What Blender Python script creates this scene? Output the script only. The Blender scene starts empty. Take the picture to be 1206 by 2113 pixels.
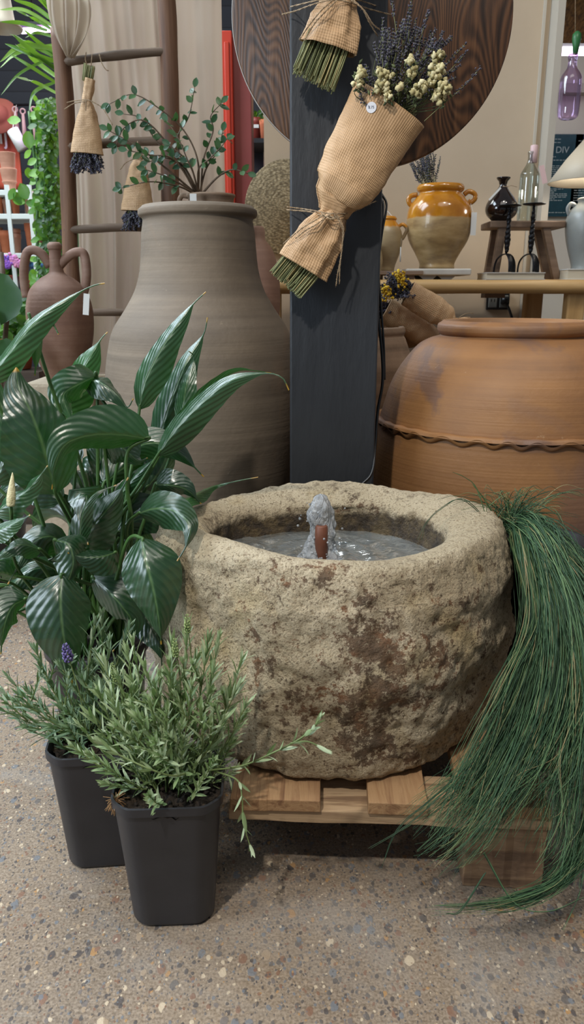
import bpy, math, random
import numpy as np
from mathutils import Vector, Matrix, noise as mnoise

random.seed(7)
SC = bpy.context.scene
COL = SC.collection
PI = math.pi
# ------------------------------------------------------------------ camera
F = 1580.0
PITCH = math.radians(16.0)
CH = 0.88
cam_d = bpy.data.cameras.new('camera')
cam = bpy.data.objects.new('camera', cam_d)
COL.objects.link(cam)
cam.location = (0, 0, CH)
cam.rotation_euler = (PI/2 - PITCH, 0, 0)
cam_d.sensor_fit = 'VERTICAL'
cam_d.sensor_height = 36.0
cam_d.lens = F/2113*36
cam_d.clip_start = 0.05
cam_d.dof.use_dof = True
cam_d.dof.focus_distance = 1.35
cam_d.dof.aperture_fstop = 9.0
SC.camera = cam
# ------------------------------------------------------------------ light and exposure
SC.view_settings.view_transform = 'Standard'
SC.view_settings.look = 'None'
SC.view_settings.gamma = 1.0
SC.view_settings.use_curve_mapping = False
SC.view_settings.exposure = 0.38
SC.cycles.use_denoising = True
SC.cycles.max_bounces = 8
SC.cycles.transparent_max_bounces = 12
SC.cycles.caustics_reflective = False
SC.cycles.caustics_refractive = False
W = bpy.data.worlds.new('shop_air'); SC.world = W; W.use_nodes = True
W.node_tree.nodes['Background'].inputs[0].default_value = (0.62, 0.70, 0.80, 1)
W.node_tree.nodes['Background'].inputs[1].default_value = 0.20
def area(name, loc, target, size, energy, color=(1, 1, 1), spread=180):
    l = bpy.data.lights.new(name, 'AREA'); l.shape = 'RECTANGLE'
    l.size, l.size_y = size; l.energy = energy; l.color = color; l.spread = math.radians(spread)
    o = bpy.data.objects.new(name, l); COL.objects.link(o); o.location = loc
    o.rotation_euler = (Vector(target)-Vector(loc)).to_track_quat('-Z', 'Y').to_euler()
    return o
def spot(name, loc, target, energy, color, angle, blend, r):
    l = bpy.data.lights.new(name, 'SPOT'); l.energy = energy; l.color = color
    l.spot_size = math.radians(angle); l.spot_blend = blend; l.shadow_soft_size = r
    o = bpy.data.objects.new(name, l); COL.objects.link(o); o.location = loc
    o.rotation_euler = (Vector(target)-Vector(loc)).to_track_quat('-Z', 'Y').to_euler()
    return o
spot('track_light_key', (-0.7, -0.35, 2.7), (0.12, 1.1, 0.3), 128, (1.0, 0.94, 0.85), 58, 0.7, 0.05)
spot('track_light_right', (1.5, 1.0, 3.0), (0.0, 1.6, 0.2), 22, (1.0, 0.93, 0.84), 80, 0.6, 0.05)
area('ceiling_panel', (0.3, 0.6, 3.1), (0.1, 1.4, 0.0), (2.2, 1.2), 16, (1.0, 0.95, 0.88))
area('front_window_daylight', (-2.3, 0.30, 1.25), (-0.35, 1.3, 0.6), (0.8, 1.5), 38, (0.76, 0.88, 1.0))
area('behind_curtain_daylight', (-0.9, 3.9, 1.9), (-0.6, 2.6, 1.0), (1.2, 1.4), 11, (0.95, 0.98, 1.0))
area('window_daylight', (-1.9, 2.1, 2.7), (-0.35, 1.3, 0.3), (1.6, 1.3), 66, (0.74, 0.87, 1.0))
spot('shelf_light', (0.75, 1.35, 2.9), (0.75, 2.8, 0.9), 24, (1.0, 0.92, 0.80), 75, 0.7, 0.05)
area('rear_shop_light', (-1.6, 3.3, 2.9), (-1.6, 4.3, 0.8), (1.6, 0.8), 36, (0.95, 1.0, 0.98))

# ------------------------------------------------------------------ helpers
CP, SP = math.cos(PITCH), math.sin(PITCH)
def at(px, py, Y):
    """world point at depth Y on the ray of a pixel of the photograph"""
    xr = (px-603)/F; yu = -(py-1056.5)/F
    d = Vector((xr, CP+yu*SP, -SP+yu*CP))
    return Vector((0, 0, CH)) + d*(Y/d.y)
def atz(px, py, z):
    xr = (px-603)/F; yu = -(py-1056.5)/F
    d = Vector((xr, CP+yu*SP, -SP+yu*CP))
    return Vector((0, 0, CH)) + d*((z-CH)/d.z)
def mpp(Y, z):
    return (Y*CP + (CH-z)*SP)/F
def rgb(h, a=1.0):
    h = h.lstrip('#'); out = []
    for i in (0, 2, 4):
        c = int(h[i:i+2], 16)/255
        out.append(c/12.92 if c <= 0.04045 else ((c+0.055)/1.055)**2.4)
    return (*out, a)

class NT:
    def __init__(s, name):
        s.m = bpy.data.materials.new(name); s.m.use_nodes = True
        s.t = s.m.node_tree; s.n = s.t.nodes; s.b = s.n['Principled BSDF']
    def node(s, typ, ins=None, **kw):
        x = s.n.new(typ)
        for k, v in kw.items(): setattr(x, k, v)
        for k, v in (ins or {}).items():
            s.set(x.inputs[k], v)
        return x
    def set(s, sock, v):
        if hasattr(v, 'is_output') or isinstance(v, bpy.types.NodeSocket): s.t.links.new(v, sock)
        else: sock.default_value = v
    def coord(s, kind='Object', scale=(1, 1, 1), rot=(0, 0, 0)):
        c = s.node('ShaderNodeTexCoord')
        m = s.node('ShaderNodeMapping', {'Vector': c.outputs[kind], 'Scale': scale, 'Rotation': rot})
        return m.outputs[0]
    def noise(s, vec, scale, detail=5, rough=0.55, dist=0.0):
        return s.node('ShaderNodeTexNoise', {'Vector': vec, 'Scale': scale, 'Detail': detail, 'Roughness': rough, 'Distortion': dist}).outputs[0]
    def ramp(s, fac, stops, interp='LINEAR'):
        r = s.node('ShaderNodeValToRGB', {'Fac': fac}); cr = r.color_ramp; cr.interpolation = interp
        while len(cr.elements) < len(stops): cr.elements.new(0.5)
        for e, (p, c) in zip(cr.elements, stops):
            e.position = p; e.color = rgb(c) if isinstance(c, str) else (c, c, c, 1)
        return r.outputs[0]
    def mix(s, fac, a, b, mode='MIX'):
        x = s.node('ShaderNodeMix', data_type='RGBA', blend_type=mode)
        s.set(x.inputs[0], fac)
        for i, v in ((6, a), (7, b)):
            s.set(x.inputs[i], rgb(v) if isinstance(v, str) else v)
        return x.outputs[2]
    def math(s, op, a, b=0.0, c=0.0):
        x = s.node('ShaderNodeMath', operation=op)
        s.set(x.inputs[0], a); s.set(x.inputs[1], b); s.set(x.inputs[2], c)
        return x.outputs[0]
    def bump(s, h, strength, dist=0.01, normal=None):
        ins = {'Height': h, 'Strength': strength, 'Distance': dist}
        if normal is not None: ins['Normal'] = normal
        return s.node('ShaderNodeBump', ins).outputs[0]
    def out(s, **kw):
        for k, v in kw.items(): s.set(s.b.inputs[k.replace('_', ' ')], v)
        return s.m

def simple(name, stops, scale=10, rough=0.6, bump=0.0, bscale=80, stretch=(1, 1, 1), detail=5, dist=0.0, **kw):
    n = NT(name)
    v = n.coord('Object', stretch)
    if isinstance(stops, str): stops = [(0, stops), (1, stops)]
    c = n.ramp(n.noise(v, scale, detail, 0.6, dist), stops)
    ins = {'Base_Color': c, 'Roughness': rough}
    if bump: ins['Normal'] = n.bump(n.noise(v, bscale, 4), bump, 0.005)
    ins.update(kw)
    return n.out(**ins)

WLOC = {}
def wl(o): return WLOC.get(o.name, Vector((0, 0, 0)))
def props(o, label=None, cat=None, group=None, kind=None, category=None):
    cat = cat or category
    if label: o['label'] = label
    if cat: o['category'] = cat
    if group: o['group'] = group
    if kind: o['kind'] = kind
    return o
def thing(name, label, cat, loc, group=None, kind=None):
    o = bpy.data.objects.new(name, None); COL.objects.link(o); o.location = loc
    o.empty_display_size = 0.05
    WLOC[o.name] = Vector(loc)
    return props(o, label, cat, group, kind)

class MB:
    def __init__(s): s.v = []; s.f = []; s.uv = []; s.r = []
    def add(s, verts, faces, uvs=None, rnd=0.5):
        b = len(s.v); s.v.extend([tuple(p) for p in verts])
        s.f.extend([tuple(i+b for i in f) for f in faces])
        s.uv.extend(uvs if uvs else [(0.5, 0.5)]*len(verts))
        s.r.extend([rnd]*len(verts) if not hasattr(rnd, '__len__') else rnd)
    def box(s, c, size, rot=None, rnd=0.5):
        hx, hy, hz = (k/2 for k in size); c = Vector(c)
        vs = [Vector((x, y, z)) for z in (-hz, hz) for y in (-hy, hy) for x in (-hx, hx)]
        if rot is not None: vs = [rot @ p for p in vs]
        s.add([p+c for p in vs], [(0, 2, 3, 1), (4, 5, 7, 6), (0, 1, 5, 4), (2, 6, 7, 3), (0, 4, 6, 2), (1, 3, 7, 5)], rnd=rnd)
    def tube(s, pts, rad, seg=8, cap=True, rnd=0.5, flat=1.0):
        pts = [Vector(p) for p in pts]; n = len(pts)
        if not hasattr(rad, '__len__'): rad = [rad]*n
        vs = []; uv = []; prev = None
        for i, p in enumerate(pts):
            t = (pts[min(i+1, n-1)] - pts[max(i-1, 0)])
            t = t.normalized() if t.length > 1e-9 else Vector((0, 0, 1))
            if prev is None:
                a = Vector((0, 0, 1)) if abs(t.z) < 0.9 else Vector((1, 0, 0))
                u = t.cross(a).normalized()
            else:
                u = (prev - t*prev.dot(t))
                u = u.normalized() if u.length > 1e-6 else t.orthogonal().normalized()
            prev = u; w = t.cross(u)
            for k in range(seg):
                a = 2*PI*k/seg
                vs.append(p + u*math.cos(a)*rad[i] + w*math.sin(a)*rad[i]*flat); uv.append((k/seg, i/max(1, n-1)))
        fs = [(i*seg+k, i*seg+(k+1) % seg, (i+1)*seg+(k+1) % seg, (i+1)*seg+k) for i in range(n-1) for k in range(seg)]
        if cap and seg > 2:
            fs.append(tuple(range(seg))[::-1]); fs.append(tuple((n-1)*seg+k for k in range(seg)))
        s.add(vs, fs, uv, rnd)
    def lathe(s, prof, c, seg=48, close=True, sx=1.0, sy=1.0, wob=0.0, rnd=0.5):
        """prof: (radius, z) from inside/bottom on; z relative to c"""
        c = Vector(c); vs = []; uv = []
        for j, (r, z) in enumerate(prof):
            for k in range(seg):
                a = 2*PI*k/seg
                rr = r
                if wob: rr = r*(1+wob*mnoise.noise(Vector((math.cos(a)*1.3, math.sin(a)*1.3, z*4))))
                vs.append(c+Vector((rr*math.cos(a)*sx, rr*math.sin(a)*sy, z))); uv.append((k/seg, j/len(prof)))
        n = len(prof)
        fs = [(j*seg+k, j*seg+(k+1) % seg, (j+1)*seg+(k+1) % seg, (j+1)*seg+k) for j in range(n-1) for k in range(seg)]
        if close:
            if prof[0][0] > 1e-5: fs.append(tuple(range(seg))[::-1])
            if prof[-1][0] > 1e-5: fs.append(tuple((n-1)*seg+k for k in range(seg)))
        s.add(vs, fs, uv, rnd)
    def grid(s, fn, nu, nv, rnd=0.5, wrap=False):
        vs = []; uv = []
        for j in range(nv+1):
            for i in range(nu+1):
                vs.append(fn(i/nu, j/nv)); uv.append((i/nu, j/nv))
        w = nu+1
        fs = [(j*w+i, j*w+i+1, (j+1)*w+i+1, (j+1)*w+i) for j in range(nv) for i in range(nu)]
        s.add(vs, fs, uv, rnd)
    def blob(s, c, r, seg=6, rings=4, sq=(1, 1, 1), jit=0.0, rnd=0.5):
        c = Vector(c); vs = []
        off = Vector((random.random()*50, random.random()*50, 0))
        for j in range(rings+1):
            th = PI*j/rings
            for k in range(seg):
                a = 2*PI*k/seg
                d = Vector((math.sin(th)*math.cos(a), math.sin(th)*math.sin(a), math.cos(th)))
                q = r*(1+jit*mnoise.noise(d*1.7+off))
                vs.append(c+Vector((d.x*sq[0], d.y*sq[1], d.z*sq[2]))*q)
        fs = [(j*seg+k, (j+1)*seg+k, (j+1)*seg+(k+1) % seg, j*seg+(k+1) % seg) for j in range(rings) for k in range(seg)]
        s.add(vs, fs, rnd=rnd)
    def octa(s, c, r, d=(0, 0, 1), el=1.5, rnd=0.5):
        c = Vector(c); d = Vector(d).normalized(); u = d.orthogonal().normalized(); w = d.cross(u)
        vs = [c+d*r*el, c-d*r*el, c+u*r, c-u*r, c+w*r, c-w*r]
        s.add(vs, [(0, 2, 4), (0, 4, 3), (0, 3, 5), (0, 5, 2), (1, 4, 2), (1, 3, 4), (1, 5, 3), (1, 2, 5)], rnd=rnd)
    def prism(s, poly, y0, y1, rnd=0.5):
        n = len(poly); vs = [(x, y0, z) for x, z in poly]+[(x, y1, z) for x, z in poly]
        fs = [tuple(range(n)), tuple(range(n, 2*n))[::-1]]+[(i, i+n, (i+1) % n+n, (i+1) % n) for i in range(n)]
        s.add(vs, fs, rnd=rnd)
    def build(s, name, mat, parent=None, smooth=True, bevel=0, solid=0, sharp=None, **pr):
        me = bpy.data.meshes.new(name)
        V = np.array(s.v, dtype=np.float64).reshape(-1, 3)
        if parent is not None: org = wl(parent)
        else: org = Vector(((V[:, 0].min()+V[:, 0].max())/2, (V[:, 1].min()+V[:, 1].max())/2, V[:, 2].min()))
        V = V-np.array(org)
        me.from_pydata(V.tolist(), [], s.f)
        uvl = me.uv_layers.new(name='UVMap')
        li = np.empty(len(me.loops), dtype=np.int32); me.loops.foreach_get('vertex_index', li)
        uvl.data.foreach_set('uv', np.array(s.uv, dtype=np.float32)[li].ravel())
        at_ = me.attributes.new('rnd', 'FLOAT', 'POINT'); at_.data.foreach_set('value', np.array(s.r, dtype=np.float32))
        if smooth: me.polygons.foreach_set('use_smooth', [True]*len(me.polygons))
        me.materials.append(mat); me.update()
        o = bpy.data.objects.new(name, me); COL.objects.link(o)
        if parent is not None: o.parent = parent; WLOC[o.name] = Vector(org)
        else: o.location = org; WLOC[o.name] = Vector(org)
        if sharp: 
            me.set_sharp_from_angle(angle=math.radians(sharp))
        if bevel:
            b = o.modifiers.new('bevel', 'BEVEL'); b.width = bevel; b.segments = 2; b.limit_method = 'ANGLE'
        if solid:
            b = o.modifiers.new('solid', 'SOLIDIFY'); b.thickness = solid; b.offset = 0
        return props(o, **pr) if pr else o

def dup(root, delta, label=None, group=None):
    r = root.copy(); COL.objects.link(r); r.location = Vector(root.location)+Vector(delta)
    if label: r['label'] = label
    if group: r['group'] = group
    for ch in root.children:
        c = ch.copy(); COL.objects.link(c); c.parent = r
        for g in ch.children:
            d = g.copy(); COL.objects.link(d); d.parent = c
    return r
def cr(pts, n=8):
    """Catmull-Rom through points"""
    P = [Vector(p) for p in pts]
    P = [P[0]*2-P[1]]+P+[P[-1]*2-P[-2]]
    out = []
    for i in range(1, len(P)-2):
        for k in range(n):
            t = k/n
            a, b, c, d = P[i-1:i+3]
            out.append(0.5*((2*b)+(c-a)*t+(2*a-5*b+4*c-d)*t*t+(3*b-a-3*c+d)*t**3))
    out.append(P[-2]); return out
def lerp(a, b, t): return a+(b-a)*t
def interp(t, xs, ys): return float(np.interp(t, xs, ys))
def text_mesh(name, txt, size, loc, mat, parent, rot=(PI/2, 0, 0), extrude=0.0003):
    cu = bpy.data.curves.new(name, 'FONT'); cu.body = txt; cu.size = size; cu.extrude = extrude
    cu.align_x = 'CENTER'; cu.align_y = 'CENTER'
    tmp = bpy.data.objects.new(name+'_tmp', cu); COL.objects.link(tmp)
    dg = bpy.context.evaluated_depsgraph_get(); me = bpy.data.meshes.new_from_object(tmp.evaluated_get(dg))
    bpy.data.objects.remove(tmp)
    me.materials.clear(); me.materials.append(mat)
    o = bpy.data.objects.new(name, me); COL.objects.link(o); o.parent = parent
    o.location = Vector(loc)-wl(parent); o.rotation_euler = rot
    return o
# ------------------------------------------------------------------ materials
def m_floor():
    n = NT('aggregate_concrete'); v = n.coord('Object')
    base = n.ramp(n.noise(v, 3.0, 7, 0.6), [(0.25, '62523f'), (0.45, '786550'), (0.6, '88745c'), (0.8, '98846b')])
    base = n.mix(n.math('MULTIPLY', n.noise(v, 150, 4), 0.8), base, n.ramp(n.noise(v, 260, 3), [(0.35, '5f5348'), (0.62, 'b9a894')]))
    wv = n.node('ShaderNodeVectorMath', {0: v, 1: (0, 0, 0)}, operation='ADD')
    nz = n.node('ShaderNodeTexNoise', {'Vector': v, 'Scale': 60.0, 'Detail': 2.0})
    wob = n.node('ShaderNodeVectorMath', {0: nz.outputs[1], 'Scale': 0.008}, operation='SCALE')
    n.set(wv.inputs[1], wob.outputs[0])
    col = base
    hts = None
    for sc, lo, hi, cover in ((55, 0.20, 0.27, 0.42), (105, 0.22, 0.3, 0.40), (210, 0.24, 0.34, 0.36)):
        sh = n.node('ShaderNodeMapping', {'Vector': wv.outputs[0], 'Location': (sc, sc*2, 0), 'Rotation': (0, 0, sc), 'Scale': (1, 0.72, 1)})
        vo = n.node('ShaderNodeTexVoronoi', {'Vector': sh.outputs[0], 'Scale': float(sc), 'Randomness': 1.0}, voronoi_dimensions='2D')
        sep = n.node('ShaderNodeSeparateColor', {0: vo.outputs['Color']})
        rad = n.math('MULTIPLY', sep.outputs[2], 0.22)
        inside = n.ramp(n.math('ADD', vo.outputs['Distance'], rad), [(lo+0.1, 1.0), (hi+0.1, 0.0)])
        pick = n.math('LESS_THAN', sep.outputs[0], cover)
        msk = n.math('MULTIPLY', inside, pick)
        cc = n.ramp(sep.outputs[1], [(0.0, '453f3e'), (0.22, '5a5450'), (0.4, '6e6560'), (0.52, '7d5a45'), (0.64, '6b6f74'), (0.78, 'a08a70'), (0.88, 'c9b69a'), (0.96, 'a9804f')], 'CONSTANT')
        col = n.mix(n.math('MULTIPLY', msk, 0.85), col, cc)
        hts = msk if hts is None else n.math('MAXIMUM', hts, msk)
    # pale worn patches
    worn = n.ramp(n.noise(v, 2.2, 6, 0.7, 0.6), [(0.5, 0.0), (0.66, 0.45)])
    col = n.mix(worn, col, '9a9690')
    scr = n.ramp(n.noise(n.coord('Object', (3, 14, 1), (0, 0, 0.5)), 6, 8, 0.75, 1.2), [(0.6, 0.0), (0.68, 0.5)])
    col = n.mix(n.math('MULTIPLY', scr, 0.6), col, 'b5aea3')
    bm = n.bump(n.math('ADD', n.math('MULTIPLY', hts, 0.3), n.noise(v, 180, 4)), 0.35, 0.003)
    rg = n.ramp(n.noise(v, 5, 4), [(0.3, 0.5), (0.7, 0.75)])
    return n.out(Base_Color=col, Roughness=rg, Normal=bm)
def m_stone():
    n = NT('weathered_limestone'); v = n.coord('Object')
    big = n.noise(v, 5, 6, 0.6)
    col = n.ramp(big, [(0.25, 'a4937a'), (0.42, 'bbaa8c'), (0.55, 'c9b89a'), (0.75, 'd5c6aa')])
    col = n.mix(n.ramp(n.noise(v, 9, 3), [(0.55, 0.0), (0.7, 0.45)]), col, 'c4a970')
    g = n.noise(v, 170, 5, 0.65)
    col = n.mix(n.ramp(g, [(0.34, 0.6), (0.45, 0.0)]), col, '806848')
    # rust brown crust: fine speckle gated by patches centred on the front of the trough
    gx = n.node('ShaderNodeVectorMath', {0: n.node('ShaderNodeTexCoord').outputs['Object'], 1: (0.04, -0.30, 0.19)}, operation='SUBTRACT')
    sc_ = n.node('ShaderNodeVectorMath', {0: gx.outputs[0], 1: (1.0, 0.3, 1.5)}, operation='MULTIPLY')
    ln = n.node('ShaderNodeVectorMath', {0: sc_.outputs[0]}, operation='LENGTH').outputs['Value']
    gate = n.ramp(ln, [(0.08, 1.0), (0.34, 0.0)])
    pt = n.math('ADD', n.math('MULTIPLY', n.noise(v, 11, 5, 0.65, 0.4), 0.62), n.math('MULTIPLY', gate, 0.155))
    sp = n.noise(v, 75, 6, 0.75)
    k = n.math('ADD', pt, n.math('MULTIPLY', sp, 0.62))
    col = n.mix(n.ramp(k, [(0.74, 0.0), (0.785, 0.85)]), col, n.ramp(n.noise(v, 26, 4), [(0.35, '4a3627'), (0.55, '66452c'), (0.7, '8a5228')]))
    dk = n.math('ADD', n.math('MULTIPLY', n.noise(n.coord('Object', (1, 1, 1.8)), 7, 5, 0.6, 0.5), 0.6), n.math('MULTIPLY', sp, 0.55))
    col = n.mix(n.ramp(dk, [(0.635, 0.0), (0.72, 0.7)]), col, '62533f')
    pit = n.noise(v, 240, 3, 0.6)
    col = n.mix(n.ramp(pit, [(0.33, 0.8), (0.42, 0.0)]), col, '5d4a35')
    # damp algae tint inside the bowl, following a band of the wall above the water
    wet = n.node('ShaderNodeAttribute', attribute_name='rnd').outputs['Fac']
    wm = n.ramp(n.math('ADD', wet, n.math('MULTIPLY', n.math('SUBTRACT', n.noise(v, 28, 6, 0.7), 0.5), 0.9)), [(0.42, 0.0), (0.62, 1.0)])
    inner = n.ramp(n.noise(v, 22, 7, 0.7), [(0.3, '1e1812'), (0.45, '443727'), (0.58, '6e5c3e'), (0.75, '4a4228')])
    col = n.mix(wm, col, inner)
    h = n.math('ADD', n.math('MULTIPLY', g, 0.8), n.math('ADD', n.math('MULTIPLY', n.noise(v, 30, 5, 0.7), 0.8), n.math('MULTIPLY', sp, 0.5)))
    b1 = n.bump(h, 1.0, 0.010)
    return n.out(Base_Color=col, Roughness=n.ramp(wm, [(0, 0.92), (1, 0.6)]), Normal=b1)
def m_clay(name, stops, bands=0.3, rough=0.75, scale=6, spots=None, patch=None, wheel=120, coat=0):
    n = NT(name); v = n.coord('Object')
    f = n.math('ADD', n.math('MULTIPLY', n.noise(v, scale, 6, 0.6), 1-bands), n.math('MULTIPLY', n.noise(n.coord('Object', (0.6, 0.6, 14)), 3, 4), bands))
    col = n.ramp(f, stops)
    if patch:
        for c, lo, hi, s in patch: col = n.mix(n.ramp(n.noise(n.coord('Object', (1, 1, 0.8)), s, 5, 0.6, 0.7), [(lo, 0.0), (hi, 0.8)]), col, c)
    if spots: col = n.mix(n.ramp(n.noise(v, 38, 6, 0.75, 0.4), [(0.66, 0.0), (0.72, 0.55)]), col, spots)
    ring = n.noise(n.coord('Object', (0.4, 0.4, wheel)), 1.0, 3)
    h = n.math('ADD', n.math('MULTIPLY', ring, 0.7), n.math('MULTIPLY', n.noise(v, 90, 4), 0.5))
    return n.out(Base_Color=col, Roughness=rough, Normal=n.bump(h, 0.35, 0.004), Coat_Weight=coat)
def m_wood(name, stops, axis='x', scale=1.0, rough=0.7, bump=0.3, ring=0):
    n = NT(name)
    st = {'x': (1.5, 22, 22), 'y': (22, 1.5, 22), 'z': (22, 22, 1.5)}[axis]
    st = tuple(k*scale for k in st)
    v = n.coord('Object', st)
    f = n.noise(v, 1.6, 7, 0.62, 0.8)
    if ring:
        big = n.noise(n.coord('Object', (3.2, 1, 0.9)), 1.5, 2, 0.4, 0.3)
        ph = n.math('MULTIPLY', big, float(ring)*20)
        w = n.math('MULTIPLY', n.math('ADD', n.math('SINE', ph), 1.0), 0.5)
        f = n.math('ADD', n.math('MULTIPLY', f, 0.74), n.math('MULTIPLY', w, 0.19))
    col = n.ramp(f, stops)
    return n.out(Base_Color=col, Roughness=rough, Normal=n.bump(f, bump, 0.004))
def m_rnd(name, stops, rough=0.55, trans=0.0, vein=False, coat=0.0, spec=0.5, noise_amt=0.25, sub=0.0):
    """colour by the per-piece random attribute"""
    n = NT(name)
    a = n.node('ShaderNodeAttribute', attribute_name='rnd').outputs['Fac']
    nz = n.noise(n.coord('Object'), 25, 3)
    f = n.math('ADD', n.math('MULTIPLY', a, 1-noise_amt), n.math('MULTIPLY', nz, noise_amt))
    return n.out(Base_Color=n.ramp(f, stops), Roughness=rough, Coat_Weight=coat, Specular_IOR_Level=spec)
def m_lily():
    n = NT('peace_lily_leaf')
    uvn = n.node('ShaderNodeUVMap'); sep = n.node('ShaderNodeSeparateXYZ', {0: uvn.outputs[0]})
    u = n.math('ABSOLUTE', n.math('SUBTRACT', sep.outputs[0], 0.5)); vv = sep.outputs[1]
    a = n.node('ShaderNodeAttribute', attribute_name='rnd').outputs['Fac']
    wob = n.math('MULTIPLY', n.noise(n.coord('Object'), 14, 3), 1.6)
    ph = n.math('ADD', n.math('MULTIPLY', n.math('SUBTRACT', vv, n.math('MULTIPLY', u, 0.75)), 62.0), wob)
    vein = n.math('SINE', ph)
    rib = n.ramp(u, [(0.0, 1.0), (0.035, 0.0)])
    base = n.ramp(n.math('ADD', n.math('MULTIPLY', a, 0.7), n.math('MULTIPLY', n.noise(n.coord('Object'), 9, 3), 0.4)),
                  [(0.1, '12301d'), (0.4, '1c3f24'), (0.65, '275229'), (0.9, '3d7034')])
    base = n.mix(n.ramp(vein, [(0.7, 0.0), (1.0, 0.16)]), base, '4f7446')
    base = n.mix(n.math('MULTIPLY', rib, 0.6), base, '6a8a55')
    tip = n.ramp(n.math('ADD', vv, n.math('MULTIPLY', n.noise(n.coord('Object'), 60, 2), 0.03)), [(0.975, 0.0), (0.995, 1.0)])
    base = n.mix(tip, base, 'b58a25')
    h = n.math('ADD', n.math('MULTIPLY', vein, 0.5), n.math('MULTIPLY', rib, -1.2))
    h = n.math('ADD', h, n.math('MULTIPLY', n.noise(n.coord('Object'), 30, 3), 1.5))
    bs = n.out(Base_Color=base, Roughness=0.34, Specular_IOR_Level=0.9, Coat_Weight=0.6, Coat_Roughness=0.22, Normal=n.bump(h, 0.26, 0.003))
    tr = n.node('ShaderNodeBsdfTranslucent', {'Color': rgb('3d7a22')})
    mx = n.node('ShaderNodeMixShader', {0: 0.14, 1: n.b.outputs[0], 2: tr.outputs[0]})
    n.t.links.new(mx.outputs[0], n.n['Material Output'].inputs[0])
    return bs
def m_leaf(name, stops, trans='6a9a40', tw=0.25, rough=0.5):
    n = NT(name)
    a = n.node('ShaderNodeAttribute', attribute_name='rnd').outputs['Fac']
    col = n.ramp(n.math('ADD', n.math('MULTIPLY', a, 0.8), n.math('MULTIPLY', n.noise(n.coord('Object'), 30, 2), 0.3)), stops)
    n.out(Base_Color=col, Roughness=rough)
    tr = n.node('ShaderNodeBsdfTranslucent', {'Color': rgb(trans)})
    mx = n.node('ShaderNodeMixShader', {0: tw, 1: n.b.outputs[0], 2: tr.outputs[0]})
    n.t.links.new(mx.outputs[0], n.n['Material Output'].inputs[0])
    return n.m
def m_paper():
    n = NT('embossed_kraft_paper')
    uvn = n.node('ShaderNodeUVMap'); sep = n.node('ShaderNodeSeparateXYZ', {0: uvn.outputs[0]})
    x = n.math('MULTIPLY', sep.outputs[0], 1.0); y = n.math('MULTIPLY', sep.outputs[1], 1.0)
    k = 900.0
    s1 = n.math('SINE', n.math('MULTIPLY', n.math('ADD', x, n.math('MULTIPLY', y, 0.75)), k))
    s2 = n.math('SINE', n.math('MULTIPLY', n.math('SUBTRACT', x, n.math('MULTIPLY', y, 0.75)), k))
    w = n.math('MULTIPLY', s1, s2)
    cr_ = n.noise(n.coord('Object'), 34, 4, 0.55, 0.6)
    h = n.math('ADD', n.math('MULTIPLY', w, 0.9), n.math('MULTIPLY', cr_, 1.8))
    col = n.ramp(n.noise(n.coord('Object', (1, 1, 1)), 12, 5), [(0.3, 'a88661'), (0.5, 'b8946c'), (0.7, 'c29f78')])
    col = n.mix(n.ramp(w, [(0.1, 0.0), (0.9, 0.11)]), col, '8a6a48')
    return n.out(Base_Color=col, Roughness=0.6, Normal=n.bump(h, 0.3, 0.0025))
def m_water():
    n = NT('moving_water'); v = n.coord('Object', (1, 1.6, 1))
    h = n.noise(v, 26, 4, 0.5, 0.8)
    return n.out(Base_Color=rgb('b9c4c4'), Roughness=0.06, IOR=1.33, Transmission_Weight=0.85, Specular_IOR_Level=0.6, Normal=n.bump(h, 0.7, 0.012))
def m_jet():
    n = NT('splashing_water'); v = n.coord('Object', (1, 1, 0.5))
    h = n.noise(v, 90, 4, 0.6, 1.0)
    return n.out(Base_Color=rgb('eef2f6'), Roughness=0.15, IOR=1.3, Transmission_Weight=0.6, Normal=n.bump(h, 1.0, 0.01))
def m_glass(name, c='ffffff', rough=0.02):
    n = NT(name)
    gl = n.node('ShaderNodeBsdfGlossy', {'Color': (1, 1, 1, 1), 'Roughness': rough})
    tp = n.node('ShaderNodeBsdfTransparent', {'Color': rgb(c)})
    fr = n.node('ShaderNodeLayerWeight', {'Blend': 0.35})
    f = n.math('ADD', n.math('MULTIPLY', fr.outputs['Fresnel'], 0.6), 0.05)
    mx = n.node('ShaderNodeMixShader', {0: f, 1: tp.outputs[0], 2: gl.outputs[0]})
    n.t.links.new(mx.outputs[0], n.n['Material Output'].inputs[0])
    return n.m
def m_emit(name, c, s):
    n = NT(name); return n.out(Base_Color=rgb('ffffff'), Emission_Color=rgb(c), Emission_Strength=s)
def m_cloth():
    n = NT('sheer_linen')
    v = n.coord('Object')
    wv = n.math('ADD', n.noise(n.coord('Object', (1, 1, 0.02)), 900, 2), n.noise(n.coord('Object', (0.02, 1, 1)), 900, 2))
    col = n.ramp(n.noise(n.coord('Object', (1, 1, .3)), 5, 3), [(0.3, 'a89886'), (0.7, 'c0b19f')])
    n.out(Base_Color=col, Roughness=0.9, Normal=n.bump(wv, 0.15, 0.002))
    tr = n.node('ShaderNodeBsdfTranslucent', {'Color': rgb('c9bba8')})
    mx = n.node('ShaderNodeMixShader', {0: 0.5, 1: n.b.outputs[0], 2: tr.outputs[0]})
    tp = n.node('ShaderNodeBsdfTransparent')
    m2 = n.node('ShaderNodeMixShader', {0: 0.08, 1: mx.outputs[0], 2: tp.outputs[0]})
    n.t.links.new(m2.outputs[0], n.n['Material Output'].inputs[0])
    return n.m
def m_siding():
    n = NT('dark_boarding'); 
    w = n.node('ShaderNodeTexWave', {'Vector': n.coord('Object'), 'Scale': 2.4}, bands_direction='Z', wave_profile='SAW')
    return n.out(Base_Color=n.ramp(w.outputs[0], [(0.0, '15171c'), (0.08, '30343c'), (1, '363b44')]), Roughness=0.7)
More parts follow.
